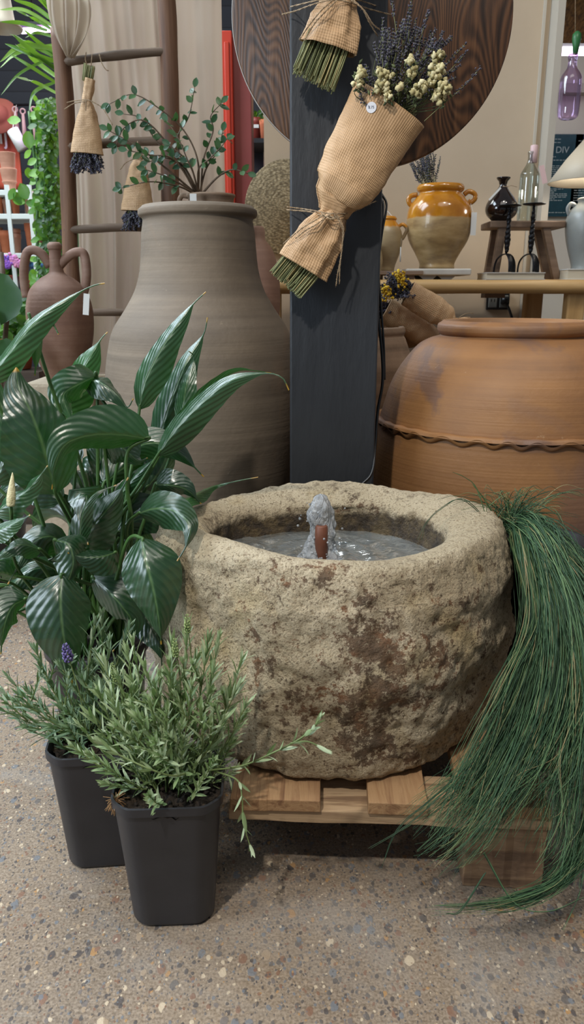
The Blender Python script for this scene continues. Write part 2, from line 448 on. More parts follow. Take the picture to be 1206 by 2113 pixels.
def m_reed():
    n = NT('reed_matting')
    f = n.noise(n.coord('Object', (16, 1.2, 16), (0, 0, 0.9)), 5, 6, 0.7, 0.6)
    return n.out(Base_Color=n.ramp(f, [(0.3, '3f2a14'), (0.45, '8a6330'), (0.6, 'b98a48'), (0.75, 'd9b070')]), Roughness=0.7, Normal=n.bump(f, 1.0, 0.02))
def m_mat():
    n = NT('woven_seagrass')
    v = n.node('ShaderNodeTexVoronoi', {'Vector': n.coord('Object', (1, 1, 1.8)), 'Scale': 110.0})
    col = n.ramp(n.math('ADD', n.math('MULTIPLY', v.outputs[0], 0.6), n.math('MULTIPLY', n.noise(n.coord('Object'), 40, 4), 0.6)), [(0.3, 'b8a888'), (0.5, '998a6c'), (0.75, '6a5d46')])
    return n.out(Base_Color=col, Roughness=0.85, Normal=n.bump(v.outputs[0], -1.0, 0.005))
def m_two_glaze(name, zc, top, low, w=0.01):
    n = NT(name); g = n.node('ShaderNodeTexCoord').outputs['Object']
    sep = n.node('ShaderNodeSeparateXYZ', {0: g})
    z = n.math('ADD', sep.outputs[2], n.math('MULTIPLY', n.math('SUBTRACT', n.noise(n.coord('Object', (1, 1, 0.4)), 30, 4), 0.5), 0.012))
    f = n.ramp(n.math('MULTIPLY', n.math('ADD', n.math('SUBTRACT', z, zc), 0.01), 50.0), [(0.3, 0.0), (0.6, 1.0)])
    lo = n.ramp(n.noise(n.coord('Object', (1, 1, 3)), 12, 6), low)
    hi = n.ramp(n.noise(n.coord('Object'), 14, 4), top)
    return n.out(Base_Color=n.mix(f, lo, hi), Roughness=n.ramp(f, [(0, 0.42), (1, 0.16)]), Coat_Weight=0.3)
def m_patchy_tank():
    return m_clay('orange_terracotta', [(0.3, '6c4f38'), (0.45, '8c633e'), (0.6, '9c7045'), (0.78, 'a87c50')], 0.35, 0.55, 3.2,
                  spots='b79a78', patch=[('7e5f4c', 0.50, 0.60, 2.6), ('70564a', 0.58, 0.63, 3.4)], wheel=150)

M = dict(
    floor=m_floor(), stone=m_stone(), 
    jar=m_clay('grey_brown_clay', [(0.3, '5c5145'), (0.5, '716455'), (0.7, '867765')], 0.45, 0.72, 3.5, spots='9c8c78', patch=[('8d6c50', 0.55, 0.75, 2.2)], wheel=90),
    tank=m_patchy_tank(),
    rustic=m_clay('rough_brown_clay', [(0.3, '5d4c3d'), (0.5, '8a7460'), (0.7, 'a58d76')], 0.6, 0.9, 14, wheel=60),
    jug=m_clay('pinkish_brown_clay', [(0.3, '6b4c40'), (0.5, '80604f'), (0.7, '957a6a')], 0.4, 0.7, 8),
    terracotta=m_clay('terracotta', [(0.3, 'b0603c'), (0.7, 'cf7c55')], 0.3, 0.8, 10),
    terracotta_pale=m_clay('dusty_terracotta', [(0.3, '9a6a54'), (0.7, 'b98c76')], 0.3, 0.85, 10),
    post=simple('charcoal_painted_timber', [(0.3, '24272c'), (0.6, '2e3136'), (0.8, '363a40')], 6, 0.5, 0.5, 40, (1, 1, 0.25)),
    disc=m_wood('dark_pine_grain', [(0.3, '2f1e13'), (0.42, '4c3322'), (0.55, '69472e'), (0.72, '7d5a3d')], 'z', 1.6, 0.5, 0.4, ring=20),
    edge=simple('pale_grey_edge', 'a8a098', rough=0.5),
    pallet=m_wood('raw_pine', [(0.3, '6e5440'), (0.42, '94785b'), (0.52, 'b89c7a'), (0.62, 'ab8f70'), (0.75, '8a6f55')], 'x', 1.3, 0.85, 0.7),
    pallet_y=m_wood('raw_pine_across', [(0.3, '6b4a34'), (0.42, '8f6b4b'), (0.52, 'ab8862'), (0.62, '9c7753'), (0.75, '7d5d43')], 'y', 1.3, 0.85, 0.7),
    block=m_wood('weathered_block', [(0.25, '4f3c2c'), (0.45, '7a5f48'), (0.6, '927659'), (0.8, '6d5440')], 'x', 1.2, 0.85, 0.6),
    bench=m_wood('pale_debarked_pine', [(0.25, '9a7748'), (0.5, 'b8935f'), (0.8, 'cbaa78')], 'x', 0.7, 0.55, 0.2),
    bench_z=m_wood('pale_pine_leg', [(0.25, '9a7748'), (0.5, 'b8935f'), (0.8, 'c6a574')], 'z', 0.7, 0.55, 0.2),
    ladder=m_wood('old_ladder_wood', [(0.25, '3d281b'), (0.5, '664630'), (0.8, '87654b')], 'z', 0.8, 0.7, 0.5),
    rung=m_wood('old_rung_wood', [(0.25, '40301f'), (0.5, '64503e'), (0.8, '82705e')], 'x', 0.8, 0.7, 0.5),
    stool=m_wood('dark_stool_wood', [(0.25, '5a4838'), (0.5, '7a6350'), (0.8, '917a66')], 'x', 0.8, 0.6, 0.3),
    pot=simple('black_nursery_plastic', [(0.3, '26262a'), (0.7, '303034')], 9, 0.42, 0.12, 30),
    soil=simple('dark_potting_soil', [(0.3, '14100c'), (0.6, '30261c'), (0.8, '4a3b2a')], 90, 0.95, 1.0, 140),
    lily=m_lily(), petiole=simple('lily_stalk', [(0.3, '2b4a22'), (0.7, '4a6e38')], 10, 0.4),
    spadix=simple('cream_spadix', [(0.3, 'b9b083'), (0.7, 'd8d0a8')], 60, 0.6, 0.6, 200),
    lav=m_leaf('lavender_leaf', [(0.1, '5c7449'), (0.4, '7b9460'), (0.65, '98ab7e'), (0.9, 'b8c6a2')], '6e9148', 0.2),
    lav_back=m_leaf('grey_lavender_leaf', [(0.1, '4a6348'), (0.4, '64805f'), (0.65, '7d9676'), (0.9, '9cb094')], '6e9148', 0.18),
    lstem=simple('lavender_stalk', [(0.3, '5a6c3c'), (0.7, '7e8c58')], 20, 0.6),
    grass=m_leaf('sedge_blade', [(0.05, '233a28'), (0.35, '34533a'), (0.65, '4a6c4a'), (0.88, '6c8a5c'), (0.97, 'a3936a')], '4d7a40', 0.15, 0.42),
    paper=m_paper(), twine=simple('jute_twine', [(0.3, '846b50'), (0.7, 'b09a7c')], 120, 0.9, 0.8, 300),
    drystem=m_rnd('dried_stem', [(0.1, '5f6440'), (0.4, '7c8056'), (0.7, '98976a'), (0.95, 'a88b58')], 0.7),
    dlav=m_rnd('dried_lavender', [(0.1, '2e2d36'), (0.4, '43414e'), (0.7, '595766'), (0.95, '7c7a88')], 0.8),
    statice=m_rnd('cream_statice', [(0.1, '8f8458'), (0.5, 'bdb385'), (0.95, 'd6cda6')], 0.8),
    yellow=m_rnd('yellow_yarrow', [(0.1, 'a8820f'), (0.5, 'cda41a'), (0.95, 'e6c63a')], 0.8),
    greenbit=m_rnd('dried_green', [(0.1, '3a4426'), (0.9, '66704a')], 0.8),
    sticker=simple('white_sticker', 'cfd0d6', rough=0.5), ink=simple('blue_grey_ink', '4a4e60', rough=0.6),
    tag=simple('white_card', 'd6d6d2', rough=0.6), pinktag=simple('pink_card', 'cfb0b0', rough=0.6),
    cable=simple('black_rubber', '0d0e11', rough=0.35),
    iron=simple('wrought_iron', [(0.3, '141416'), (0.7, '232326')], 40, 0.42, 0.3, 80, Metallic=0.7),
    brown_pipe=simple('rust_brown_pipe', [(0.3, '5a3526'), (0.7, '7a4a35')], 20, 0.5),
    water=m_water(), jet=m_jet(),
    wall=simple('beige_plaster', [(0.3, 'b7a48c'), (0.7, 'c2b098')], 2.5, 0.8, 0.08, 60),
    wall_far=simple('white_plaster', [(0.3, 'cfc8b8'), (0.7, 'dcd6c6')], 2.5, 0.8, 0.05, 60),
    trim=simple('grey_cream_trim', 'b8b0a2', rough=0.6),
    siding=m_siding(), reed=m_reed(), mat=m_mat(), cloth=m_cloth(),
    dark=simple('dark_ceiling', '1b1d22', rough=0.8),
    red=simple('red_enamel', [(0.3, 'b8321c'), (0.7, 'c43a22')], 3, 0.4),
    pink=simple('faded_red_panel', [(0.3, '8f4a48'), (0.7, 'a85450')], 2, 0.35),
    brick=simple('pale_brick', [(0.3, '8d7a70'), (0.7, 'c0a898')], 9, 0.85, 0.5, 40),
    glaze=m_two_glaze('honey_glaze_over_clay', 0.155, [(0.3, '925a12'), (0.5, 'a86c1a'), (0.7, 'be8226')], [(0.3, '7a5f3e'), (0.5, 'a08458'), (0.7, 'b89c70')]),
    glaze2=m_two_glaze('honey_glaze_small', 0.135, [(0.3, 'b06f14'), (0.7, 'cc8c26')], [(0.3, '8a7556'), (0.7, 'a8946f')]),
    black_glaze=simple('black_brown_glaze', [(0.3, '160f0d'), (0.7, '241815')], 20, 0.1, 0.05, 30, Coat_Weight=0.5),
    marble=simple('white_marble', [(0.3, 'a8a39a'), (0.7, 'c4c0b8')], 8, 0.4),
    book=simple('grey_book_cover', 'b8b4ae', rough=0.6), pages=simple('cream_pages', 'cdc3ad', rough=0.8, bump=0.4, bscale=400, stretch=(0.05, 0.05, 6)),
    greyjar=simple('grey_glazed_jar', [(0.3, '808380'), (0.7, '959894')], 10, 0.35),
    shade=m_leaf('cream_linen_shade', [(0, 'b4a996'), (1, 'c8bda8')], 'e8ddc8', 0.12),
    poster=simple('teal_poster', [(0.3, '16333a'), (0.7, '24505a')], 7, 0.25),
    chalk=simple('pale_print', 'a9b8b4', rough=0.6),
    glass=m_glass('clear_glass', 'e6ece8'), pglass=m_glass('violet_tinted_glass', 'ecdcf4'),
    green=simple('green_stopper', '2f6b3a', rough=0.4),
    led=m_emit('grow_light_tube', 'f0d4ff', 3.5), bulb=m_emit('warm_bulb', 'fff0d8', 6.0),
    ivy=m_leaf('ivy_leaf', [(0.05, '16301a'), (0.4, '274d24'), (0.7, '46762c'), (0.92, '7cae3a')], '8cc038', 0.35, 0.4),
    euc=m_leaf('ficus_leaf', [(0.05, '1f3a26'), (0.5, '31543a'), (0.9, '507048')], '5a8a40', 0.18, 0.35),
    twig=simple('thin_twig', [(0.3, '4a3a2c'), (0.7, '6d5a45')], 30, 0.7),
    palm=m_leaf('palm_blade', [(0.05, '2f5220'), (0.5, '4f7a30'), (0.95, '86a84a')], '80b030', 0.25, 0.4),
    white_metal=simple('white_shelf_metal', 'c9cfc9', rough=0.4),
    orange=simple('orange_cloth', [(0.3, 'a0402a'), (0.7, 'c2573a')], 5, 0.7), letter=simple('white_letter', 'd8cfca', rough=0.6),
    hatfelt=simple('brown_straw', '8a4a3a', rough=0.8), bone=simple('pale_wood_tool', 'a88a84', rough=0.7),
    blue=simple('blue_plastic', '4a78a8', rough=0.4), petal=m_rnd('pink_violet_petal', [(0.1, '5a3a9a'), (0.5, '9a5ac0'), (0.9, 'd88aa8')], 0.6),
    dgreenpot=simple('dark_green_plastic', '2a3a30', rough=0.5), redpot=simple('red_plastic', '8a3a30', rough=0.5),
    socket=simple('grey_socket', '6a6a66', rough=0.5), block_stone=simple('pale_stone_block', [(0.3, '9a8c78'), (0.7, 'b8aa94')], 8, 0.9, 0.6, 60),
    root=simple('dry_root', [(0.3, '6a4a30'), (0.7, 'a88458')], 50, 0.9),
    crate=m_wood('dark_crate_wood', [(0.25, '30261e'), (0.5, '46382c'), (0.8, '5a4a3a')], 'x', 1.0, 0.8, 0.3),
)
# ------------------------------------------------------------------ the place: floor, walls
def struct(mb, name, mat, **k):
    return mb.build(name, mat, None, smooth=False, kind='structure', **k)
b = MB(); b.box((0.3, 2.5, -0.05), (9, 9, 0.1)); struct(b, 'floor', M['floor'])
# rear beige wall panel behind the bench
YB = 3.0
xl = at(548, 600, YB).x; xr_ = at(1116, 280, YB).x
b = MB(); b.box(((xl+xr_)/2, YB+0.05, 1.35), (xr_-xl, 0.1, 2.7)); struct(b, 'wall_back', M['wall'])
b = MB(); b.box((xr_+0.012, YB-0.012, 1.35), (0.024, 0.15, 2.7)); b.box((xr_-0.022, YB-0.006, 1.35), (0.008, 0.012, 2.7)); struct(b, 'trim_1', M['trim'])
b = MB(); b.box((2.9, 4.15, 1.6), (3.6, 0.1, 3.2)); struct(b, 'wall_right', M['wall_far'])
b = MB(); b.box((-2.6, 6.0, 1.8), (7.2, 0.1, 3.6)); struct(b, 'wall_far', M['siding'])
b = MB(); b.box((-3.7, 3.0, 1.8), (0.1, 6.0, 3.6)); struct(b, 'wall_left', M['siding'])
# reed matting ceiling over the right bay, and the beam that carries it
c0 = at(1160, 97, 4.05)
b = MB(); b.box((2.9, 3.55, c0.z+0.28), (3.4, 1.5, 0.03), Matrix.Rotation(math.radians(-24), 3, 'X')); struct(b, 'ceiling', M['reed'])
b = MB(); z1 = at(1160, 182, 4.05).z; b.box((2.9, 4.07, z1), (3.4, 0.06, 0.04)); struct(b, 'trim_2', M['trim'])
# grey enclosure wall under the bench
# ------------------------------------------------------------------ painted post
pl, pr = at(599, 990, 1.60), at(772, 990, 1.60)
px0, px1 = pl.x, pr.x
b = MB()
def post_fn(u, v):
    return (u, v)
b.box(((px0+px1)/2, 1.60+0.09, 1.35), (px1-px0, 0.18, 2.7))
post = b.build('pillar', M['post'], None, smooth=False, bevel=0.004, kind='structure', label='square charcoal painted timber post behind the stone trough', category='post')
# ------------------------------------------------------------------ stone trough
BC = Vector((0.070, 1.262, 0.15)); TH = 0.36
def trough():
    prof = [  # r scale (of a), z, inner flag
        (0.0, -0.002), (0.6, -0.002), (0.885, 0.0), (0.95, 0.012), (0.985, 0.05), (1.01, 0.11), (1.03, 0.17), (1.025, 0.22), (1.0, 0.28), (0.965, 0.325), (0.935, 0.347), (0.895, 0.357), (0.84, 0.358)]
    A, B = 0.304, 0.251
    prof_i = [(0.79, 0.350), (0.745, 0.33), (0.735, 0.29), (0.70, 0.24), (0.62, 0.19), (0.0, 0.17)]
    def sample(pr, n):
        d = [0]
        for (a, z), (c, y) in zip(pr, pr[1:]): d.append(d[-1]+math.hypot((c-a)*A, y-z))
        xs = np.linspace(0, d[-1], n)
        return list(zip(np.interp(xs, d, [p[0] for p in pr]), np.interp(xs, d, [p[1] for p in pr])))
    full = prof+prof_i
    sp = sample(full, 190); seg = 420
    vs = []; uv = []
    iz = 0; peak = False
    nin = None
    for j, (r, z) in enumerate(sp):
        t = j/len(sp)
        inner = (r < 0.84 and z > 0.1 and j > 60)
        if inner and nin is None: nin = j
        k_in = min(1.0, max(0.0, (0.87-r)/0.1)) if j > 60 and z > 0.1 else 0.0
        for k in range(seg):
            a = 2*PI*k/seg; ca, sa = math.cos(a), math.sin(a)
            # superelliptic outer plan, slightly squared shoulders
            ex = 1.0+0.035*(math.cos(4*a-0.5))*(1-k_in)
            rr = r*ex
            x = rr*A*ca; y = rr*B*sa
            if k_in:
                x = lerp(x, r*A*ca*0.88-0.010, k_in); y = lerp(y, r*B*sa*0.83-0.010, k_in)
            zz = z
            if z > 0.3: zz += 0.006*math.sin(2*a+0.6)+0.007*mnoise.noise(Vector((ca*2.2, sa*2.2, 5)))+ (0.010*max(0, math.sin(a))**3)*(1 if not k_in else 1-k_in)
            if z < 0.12: zz += (1-z/0.12)*0.003*mnoise.noise(Vector((ca*3, sa*3, 9))) if r > 0.7 else 0
            p = Vector((x, y, zz))
            q = p*1.0
            sm = 1.0 if z < 0.26 else 0.55
            d = (0.013*mnoise.noise(q*6)+0.009*mnoise.noise(q*15+Vector((3, 1, 7))))*sm
            rd = abs(mnoise.noise(q*22+Vector((9, 2, 1)))); d -= 0.007*(0.5-rd)*sm
            d += 0.0042*mnoise.noise(q*60)+0.0024*mnoise.noise(q*120)
            # chisel scars and hollow ledge on the face
            s1 = mnoise.noise(Vector((x*5, y*5, z*16)))
            d += 0.010*max(0, s1-0.1) - 0.009*max(0, mnoise.noise(Vector((x*9+4, y*9, z*13)))-0.15)*(1 if z < .27 else .3)
            if r < 0.7 and z < 0.1: d = 0
            if k_in: d *= 0.8
            rad = Vector((ca, sa, 0)) if (z < 0.335) else Vector((ca*0.5, sa*0.5, 0.5))
            if k_in and z < 0.335: rad = Vector((-ca, -sa, 0.15))
            p += rad*d
            if j == 0 or j == len(sp)-1: p = Vector((0, 0, z)) if j == 0 else Vector((-0.018, -0.016, z))
            vs.append(p+BC); uv.append((k/seg, t))
    fs = [(j*seg+k, j*seg+(k+1) % seg, (j+1)*seg+(k+1) % seg, (j+1)*seg+k) for j in range(len(sp)-1) for k in range(seg)]
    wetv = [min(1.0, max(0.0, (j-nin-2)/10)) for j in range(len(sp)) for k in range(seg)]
    b = MB(); b.add(vs, fs, uv, wetv)
    o = b.build('stone_trough', M['stone'], None, label='round pale hewn limestone trough fountain with rust stains on a pallet', category='trough')
    return o
trough()
WC = Vector((BC.x-0.010, BC.y-0.010, 0.440))
b = MB()
def wfn(u, v):
    r = v; a = 2*PI*u
    x = 0.212*r*math.cos(a); y = 0.168*r*math.sin(a)
    d = math.hypot(x+0.012, y)
    z = 0.0045*math.sin(d*150)*math.exp(-d*7)+0.003*mnoise.noise(Vector((x*22, y*34, 0)))
    return WC+Vector((x, y, z))
b.grid(wfn, 120, 40)
b.build('water', M['water'], None, kind='stuff', label='rippling water filling the stone trough', category='water')
# nozzle
nz = atz(664, 1082, 0.503)
b = MB(); b.lathe([(0.0, 0.322), (0.0115, 0.322), (0.0115, 0.47), (0.0105, 0.50), (0.0075, 0.503), (0.007, 0.498), (0.0, 0.497)], (nz.x, nz.y, 0.0), 24)
b.build('fountain_nozzle', M['brown_pipe'], None, label='rust brown fountain pipe standing up in the trough water', category='pipe')
# gushing water around it
b = MB()
def jet(u, v):
    a = 2*PI*u; z = 0.440+v*0.114
    r = interp(v, [0, .12, .3, .6, .85, .97, 1], [0.040, 0.028, 0.023, 0.021, 0.017, 0.010, 0.0])
    n_ = mnoise.noise(Vector((math.cos(a)*1.5, math.sin(a)*1.5, v*3.5)))
    r *= 1+0.45*n_+0.2*mnoise.noise(Vector((math.cos(a)*4, math.sin(a)*4, v*9)))
    return Vector((nz.x+0.004-0.006*v+r*math.cos(a), nz.y+0.010+0.6*r*math.sin(a), z))
b.grid(jet, 56, 44)
for i in range(70):
    a = random.random()*2*PI; rr = random.uniform(0.012, 0.042)
    b.blob((nz.x+math.cos(a)*rr, nz.y+math.sin(a)*rr*0.7, 0.441+random.random()**1.5*0.10), random.uniform(0.0008, 0.0026), 6, 4)
b.build('water_jet', M['jet'], None, kind='stuff', label='clear splashing water spout rising over the brown pipe', category='water')

# ------------------------------------------------------------------ pallet
PR = Matrix.Rotation(math.radians(-3.2), 3, 'Z')
fr = atz(1140, 1715, 0.109)      # front right corner, under the stringer
def pw(x, y, z): return fr + PR @ Vector((x, y, 0)) + Vector((0, 0, z-0.109))
pal = thing('wooden_pallet', 'small raw pine pallet on the floor carrying the stone trough', 'pallet', (fr.x-0.25, fr.y+0.3, 0))
def pbox(name, x0, x1, y0, y1, z0, z1, mat):
    b = MB()
    # subdivided along the length with slightly uneven edges
    n = 10; L = 'x' if (x1-x0) > (y1-y0) else 'y'
    vs = []; 
    for i in range(n+1):
        t = i/n
        for (s_, z) in ((0, z0), (1, z0), (1, z1), (0, z1)):
            j = 0.0012*random.uniform(-1, 1)
            if L == 'x': vs.append(pw(lerp(x0, x1, t), (y0, y1)[s_]+j, z+j*0.6))
            else: vs.append(pw((x0, x1)[s_]+j, lerp(y0, y1, t), z+j*0.6))
    fs = [(i*4+k, i*4+(k+1) % 4, i*4+4+(k+1) % 4, i*4+4+k) for i in range(n) for k in range(4)]
    fs += [(3, 2, 1, 0), tuple(n*4+k for k in range(4))]
    b.add(vs, fs)
    return b.build(name, mat, pal, smooth=False, bevel=0.0015)
WID = 0.485
for y0 in (0.0, 0.46):
    pbox('stringer_board', -WID, 0, y0, y0+0.095, 0.109, 0.130, M['pallet'])
for (x0, y0, bw) in ((-0.125, 0.004, .12), (-WID, 0.17, .10), (-0.125, 0.46, .12), (-WID, 0.46, .12)):
    pbox('block', x0, x0+bw, y0, y0+0.09, 0.0, 0.109, M['block'])
def pxx(px, y): return (atz(px, y, 0.14)-fr).x
for (xa, xb) in ((-0.135, -0.004), (pxx(757, 1660), pxx(880, 1660)), (pxx(545, 1660), pxx(660, 1660)), (-WID+0.004, -WID+0.06)):
    pbox('deck_board', xa, xb, random.uniform(-.007, -.002), 0.55, 0.130, 0.1505, M['pallet_y'])

# ------------------------------------------------------------------ big jars
def px_profile(cx, Y, rows, thick=0.012, base=True, inner=0.25):
    out = []
    for y, hw in rows[::-1]:
        p = at(cx, y, Y); out.append((hw*mpp(Y, p.z), p.z))
    return out
def smooth_prof(pr, n=4):
    P = cr([(r, 0, z) for r, z in pr], n); return [(max(0, p.x), p.z) for p in P]
def big_jar(name, label, cat, cx, Y, rows, foot_r, mat, wob=0.01, lip=0.014, extra=None, seg=96, foot_z=0.0):
    pr = px_profile(cx, Y, rows)
    zt = pr[-1][1]
    if foot_z < pr[0][1]:
        zb, rb = pr[0][1], pr[0][0]
        body = [(foot_r*0.97, foot_z), (foot_r, foot_z+0.01)] + [(lerp(foot_r, rb, math.sin(t*PI/2)), lerp(foot_z+0.01, zb, t)) for t in (0.3, 0.6, 0.85)]
    else: body = []
    outer = smooth_prof(body+pr, 4)
    r_t = outer[-1][0]
    inner = [(r_t-0.004, zt+0.004), (r_t-lip, zt+0.003), (r_t-lip-0.006, zt-0.02), (r_t-lip-0.012, zt-0.10), (r_t-lip, zt-0.25), (0.0, zt-0.30)]
    cxw = at(cx, rows[0][0], Y).x
    b = MB(); b.lathe([(0, foot_z)]+outer+inner, (cxw, Y, 0), seg, wob=wob)
    if extra: 
        t = thing(name, label, cat, (cxw, Y, foot_z)); b.build('body', mat, t)
        extra(t, cxw, Y, outer); return t
    return b.build(name, mat, None, label=label, category=cat)
big_jar('storage_jar', 'tall grey brown clay storage jar with wide shoulders behind the peace lily', 'jar', 408, 1.92,
        [(431, 117), (436, 122), (447, 121), (452, 114), (460, 113), (482, 116), (520, 118), (560, 122), (600, 133), (640, 155), (680, 180), (720, 190), (770, 196), (850, 197), (920, 190), (1000, 176)], 0.12, M['jar'])
def frill(t, cxw, Y, outer):
    for zz, nm in ((at(803, 868, 1.85).z, 'wavy_clay_band'), (at(803, 1040, 1.85).z, 'wavy_clay_band')):
        r0 = float(np.interp(zz, [p[1] for p in outer], [p[0] for p in outer]))
        b = MB()
        def fn(u, v):
            a = 2*PI*u; c = 2*PI*v
            wv = math.sin(a*30+0.8*math.sin(a*7)); 
            rr = r0+0.005+0.009*math.cos(c)*(1+0.25*wv)
            z = zz+0.010*math.sin(c) + (0.0055*wv if math.sin(c) < 0 else 0.001*wv)
            return Vector((cxw+rr*math.cos(a), Y+rr*math.sin(a), z))
        b.grid(fn, 420, 10)
        b.build(nm, M['tank'], t)
big_jar('terracotta_vat', 'large round orange terracotta vat with wavy bands behind the sedge', 'vat', 1062, 1.86,
        [(664, 148), (669, 155), (680, 156), (687, 152), (692, 148), (698, 168), (710, 190), (730, 208), (760, 228), (794, 243), (830, 252), (868, 260), (930, 267), (1000, 268), (1060, 260), (1120, 240)], 0.16, M['tank'], extra=frill)
big_jar('clay_planter', 'rough brown clay planter standing between post and orange vat', 'planter', 742, 2.23,
        [(676, 94), (684, 95), (692, 92), (700, 96), (740, 108), (780, 112), (860, 108), (1000, 98)], 0.10, M['rustic'], wob=0.03)
# handled jar glimpsed behind the big jar
big_jar('brown_amphora', 'brown clay amphora half hidden between the big jar and the post', 'jar', 531, 2.37,
        [(470, 14), (478, 16), (495, 17), (510, 28), (535, 38), (570, 44), (620, 46), (700, 40)], 0.04, M['jug'])

# jug with two handles on its stone block
JY = 2.22
jc = at(112, 780, JY)
def hndl(t, cxw, Y, outer):
    for s in (-1, 1):
        pts = [(112+s*9, 550), (112+s*26, 532), (112+s*44, 521), (112+s*60, 523), (112+s*66, 548), (112+s*66, 580), (112+s*58, 614)] if s > 0 else [(103, 550), (88, 526), (70, 516), (56, 522), (50, 548), (50, 580), (55, 614)]
        P = cr([at(x, y, Y) for x, y in pts], 6)
        b = MB(); b.tube(P, 0.0105, 10, flat=1.2); b.build('handle', M['jug'], t)
    p = at(178, 628, JY-0.1); b = MB(); b.box(p, (0.016, 0.001, 0.055), Matrix.Rotation(0.12, 3, 'Y')); b.build('price_card', M['tag'], t, smooth=False)
b = MB(); 
bx0, bx1 = at(78, 800, JY).x, at(212, 800, JY).x
b.box(((bx0+bx1)/2, JY, jc.z/2), (bx1-bx0, 0.24, jc.z)); b.build('stone_plinth', M['block_stone'], None, smooth=False, bevel=0.012, label='pale rough stone block carrying the two handled jug', category='plinth')
big_jar('two_handled_jug', 'pinkish brown clay jug with narrow neck and two handles on a stone block', 'jug', 112, JY,
        [(503, 13), (507, 15), (514, 14), (520, 12), (555, 14), (565, 18), (575, 34), (592, 52), (610, 61), (640, 67), (680, 66), (720, 58), (760, 44), (778, 36)], 0.05, M['jug'], lip=0.005, extra=hndl, seg=64, foot_z=jc.z)

# ------------------------------------------------------------------ round board hung behind the post
DY = 1.80; dc = at(770, 33, DY); dr = 290*mpp(DY, dc.z)
b = MB(); b.lathe([(0, 0), (dr-0.003, 0), (dr, 0.003), (dr, 0.025), (dr-0.003, 0.028), (0, 0.028)], (0, 0, 0), 160)
b.v = [(x+dc.x, DY+z, y+dc.z) for x, y, z in b.v]
t = thing('round_wooden_tabletop', 'big round dark pine tabletop hung behind the charcoal post', 'tabletop', (dc.x, DY+0.014, dc.z-dr))
b.build('board', M['disc'], t)
b = MB(); b.tube([(dc.x+(dr+0.0005)*math.cos(a), DY+0.004, dc.z+(dr+0.0005)*math.sin(a)) for a in np.linspace(PI*0.9, PI*1.45, 60)], 0.0016, 6)
b.build('pale_edge_strip', M['edge'], t)  # pale strip along the left and lower left of the rim only
# ------------------------------------------------------------------ cable
pts = [(783, 400, 1.75), (791, 425, 1.74), (785, 480, 1.72), (777, 560, 1.70), (780, 640, 1.68), (789, 730, 1.67), (790, 790, 1.66), (780, 850, 1.65), (775, 920, 1.62), (768, 975, 1.585), (745, 1002, 1.575)]
P = cr([at(*p) for p in pts], 10)
b = MB(); b.tube(P, 0.0033, 8)
b.tube([p+Vector((0.006+0.002*math.sin(i*0.2), 0.004, 0)) for i, p in enumerate(P[:60])], 0.0026, 8)
b.build('power_cable', M['cable'], None, label='black power cable running down the right edge of the post', category='cable')
# ------------------------------------------------------------------ nursery pots with lavender
def nursery_pot(t, cx, cy, rot, half_b=0.059, half_t=0.0775, h=0.213):
    ring_n = 64
    def sect(half, z, k=0):
        out = []
        for i in range(ring_n):
            a = 2*PI*i/ring_n
            # rounded octagon: square with cut corners
            ca, sa = math.cos(a), math.sin(a)
            sq = half/max(abs(ca), abs(sa)); oc = half*1.20/max(abs(math.cos(a-PI/4)), abs(math.sin(a-PI/4)))
            r = (sq**-34+oc**-34)**(-1/34)
            out.append((cx+r*math.cos(a+rot), cy+r*math.sin(a+rot), z))
        return out
    prof = [(half_b-0.004, 0.0), (half_b, 0.006), (lerp(half_b, half_t-0.004, .5), h*0.5), (half_t-0.004, h-0.014), (half_t-0.0035, h-0.0135), (half_t, h-0.012), (half_t, h), (half_t-0.003, h+0.0005), (half_t-0.004, h-0.002), (half_t-0.006, h-0.03)]
    vs = []
    for r, z in prof: vs += sect(r, z)
    n = ring_n
    fs = [(j*n+k, j*n+(k+1) % n, (j+1)*n+(k+1) % n, (j+1)*n+k) for j in range(len(prof)-1) for k in range(n)]
    fs.append(tuple(range(n))[::-1])
    b = MB(); b.add(vs, fs); b.build('pot', M['pot'], t, sharp=28)
    b = MB()
    def soil(u, v):
        a = 2*PI*u; r = v*(half_t-0.004)*1.03
        x, y = cx+r*math.cos(a), cy+r*math.sin(a)
        return Vector((x, y, h-0.016+0.010*mnoise.noise(Vector((x*60, y*60, 0)))+0.006*mnoise.noise(Vector((x*150, y*150, 3)))))
    b.grid(soil, 80, 30); 
    for i in range(90):
        a = random.random()*2*PI; r = random.random()**.5*half_t*0.9
        b.blob((cx+r*math.cos(a), cy+r*math.sin(a), h-0.012+random.random()*0.004), random.uniform(0.001, 0.004), 6, 4, jit=0.5)
    b.build('soil', M['soil'], t)
def strip(mb, p0, d, up, L, w, curl, rnd, n=4):
    """narrow lanceolate leaf"""
    d = Vector(d).normalized(); s = d.cross(up)
    if s.length < 1e-4: s = d.orthogonal()
    s.normalize(); nrm = s.cross(d).normalized()
    vs = []; 
    prof = (0.35, 0.85, 1.0, 0.75, 0.04)
    for i in range(n+1):
        t = i/n; c = p0+d*L*t+nrm*(curl*L*t*t)
        ww = w*prof[i]
        vs += [c-s*ww+nrm*ww*0.35, c, c+s*ww+nrm*ww*0.35]
    fs = []
    for i in range(n):
        a = i*3; fs += [(a, a+1, a+4, a+3), (a+1, a+2, a+5, a+4)]
    mb.add(vs, fs, rnd=rnd)
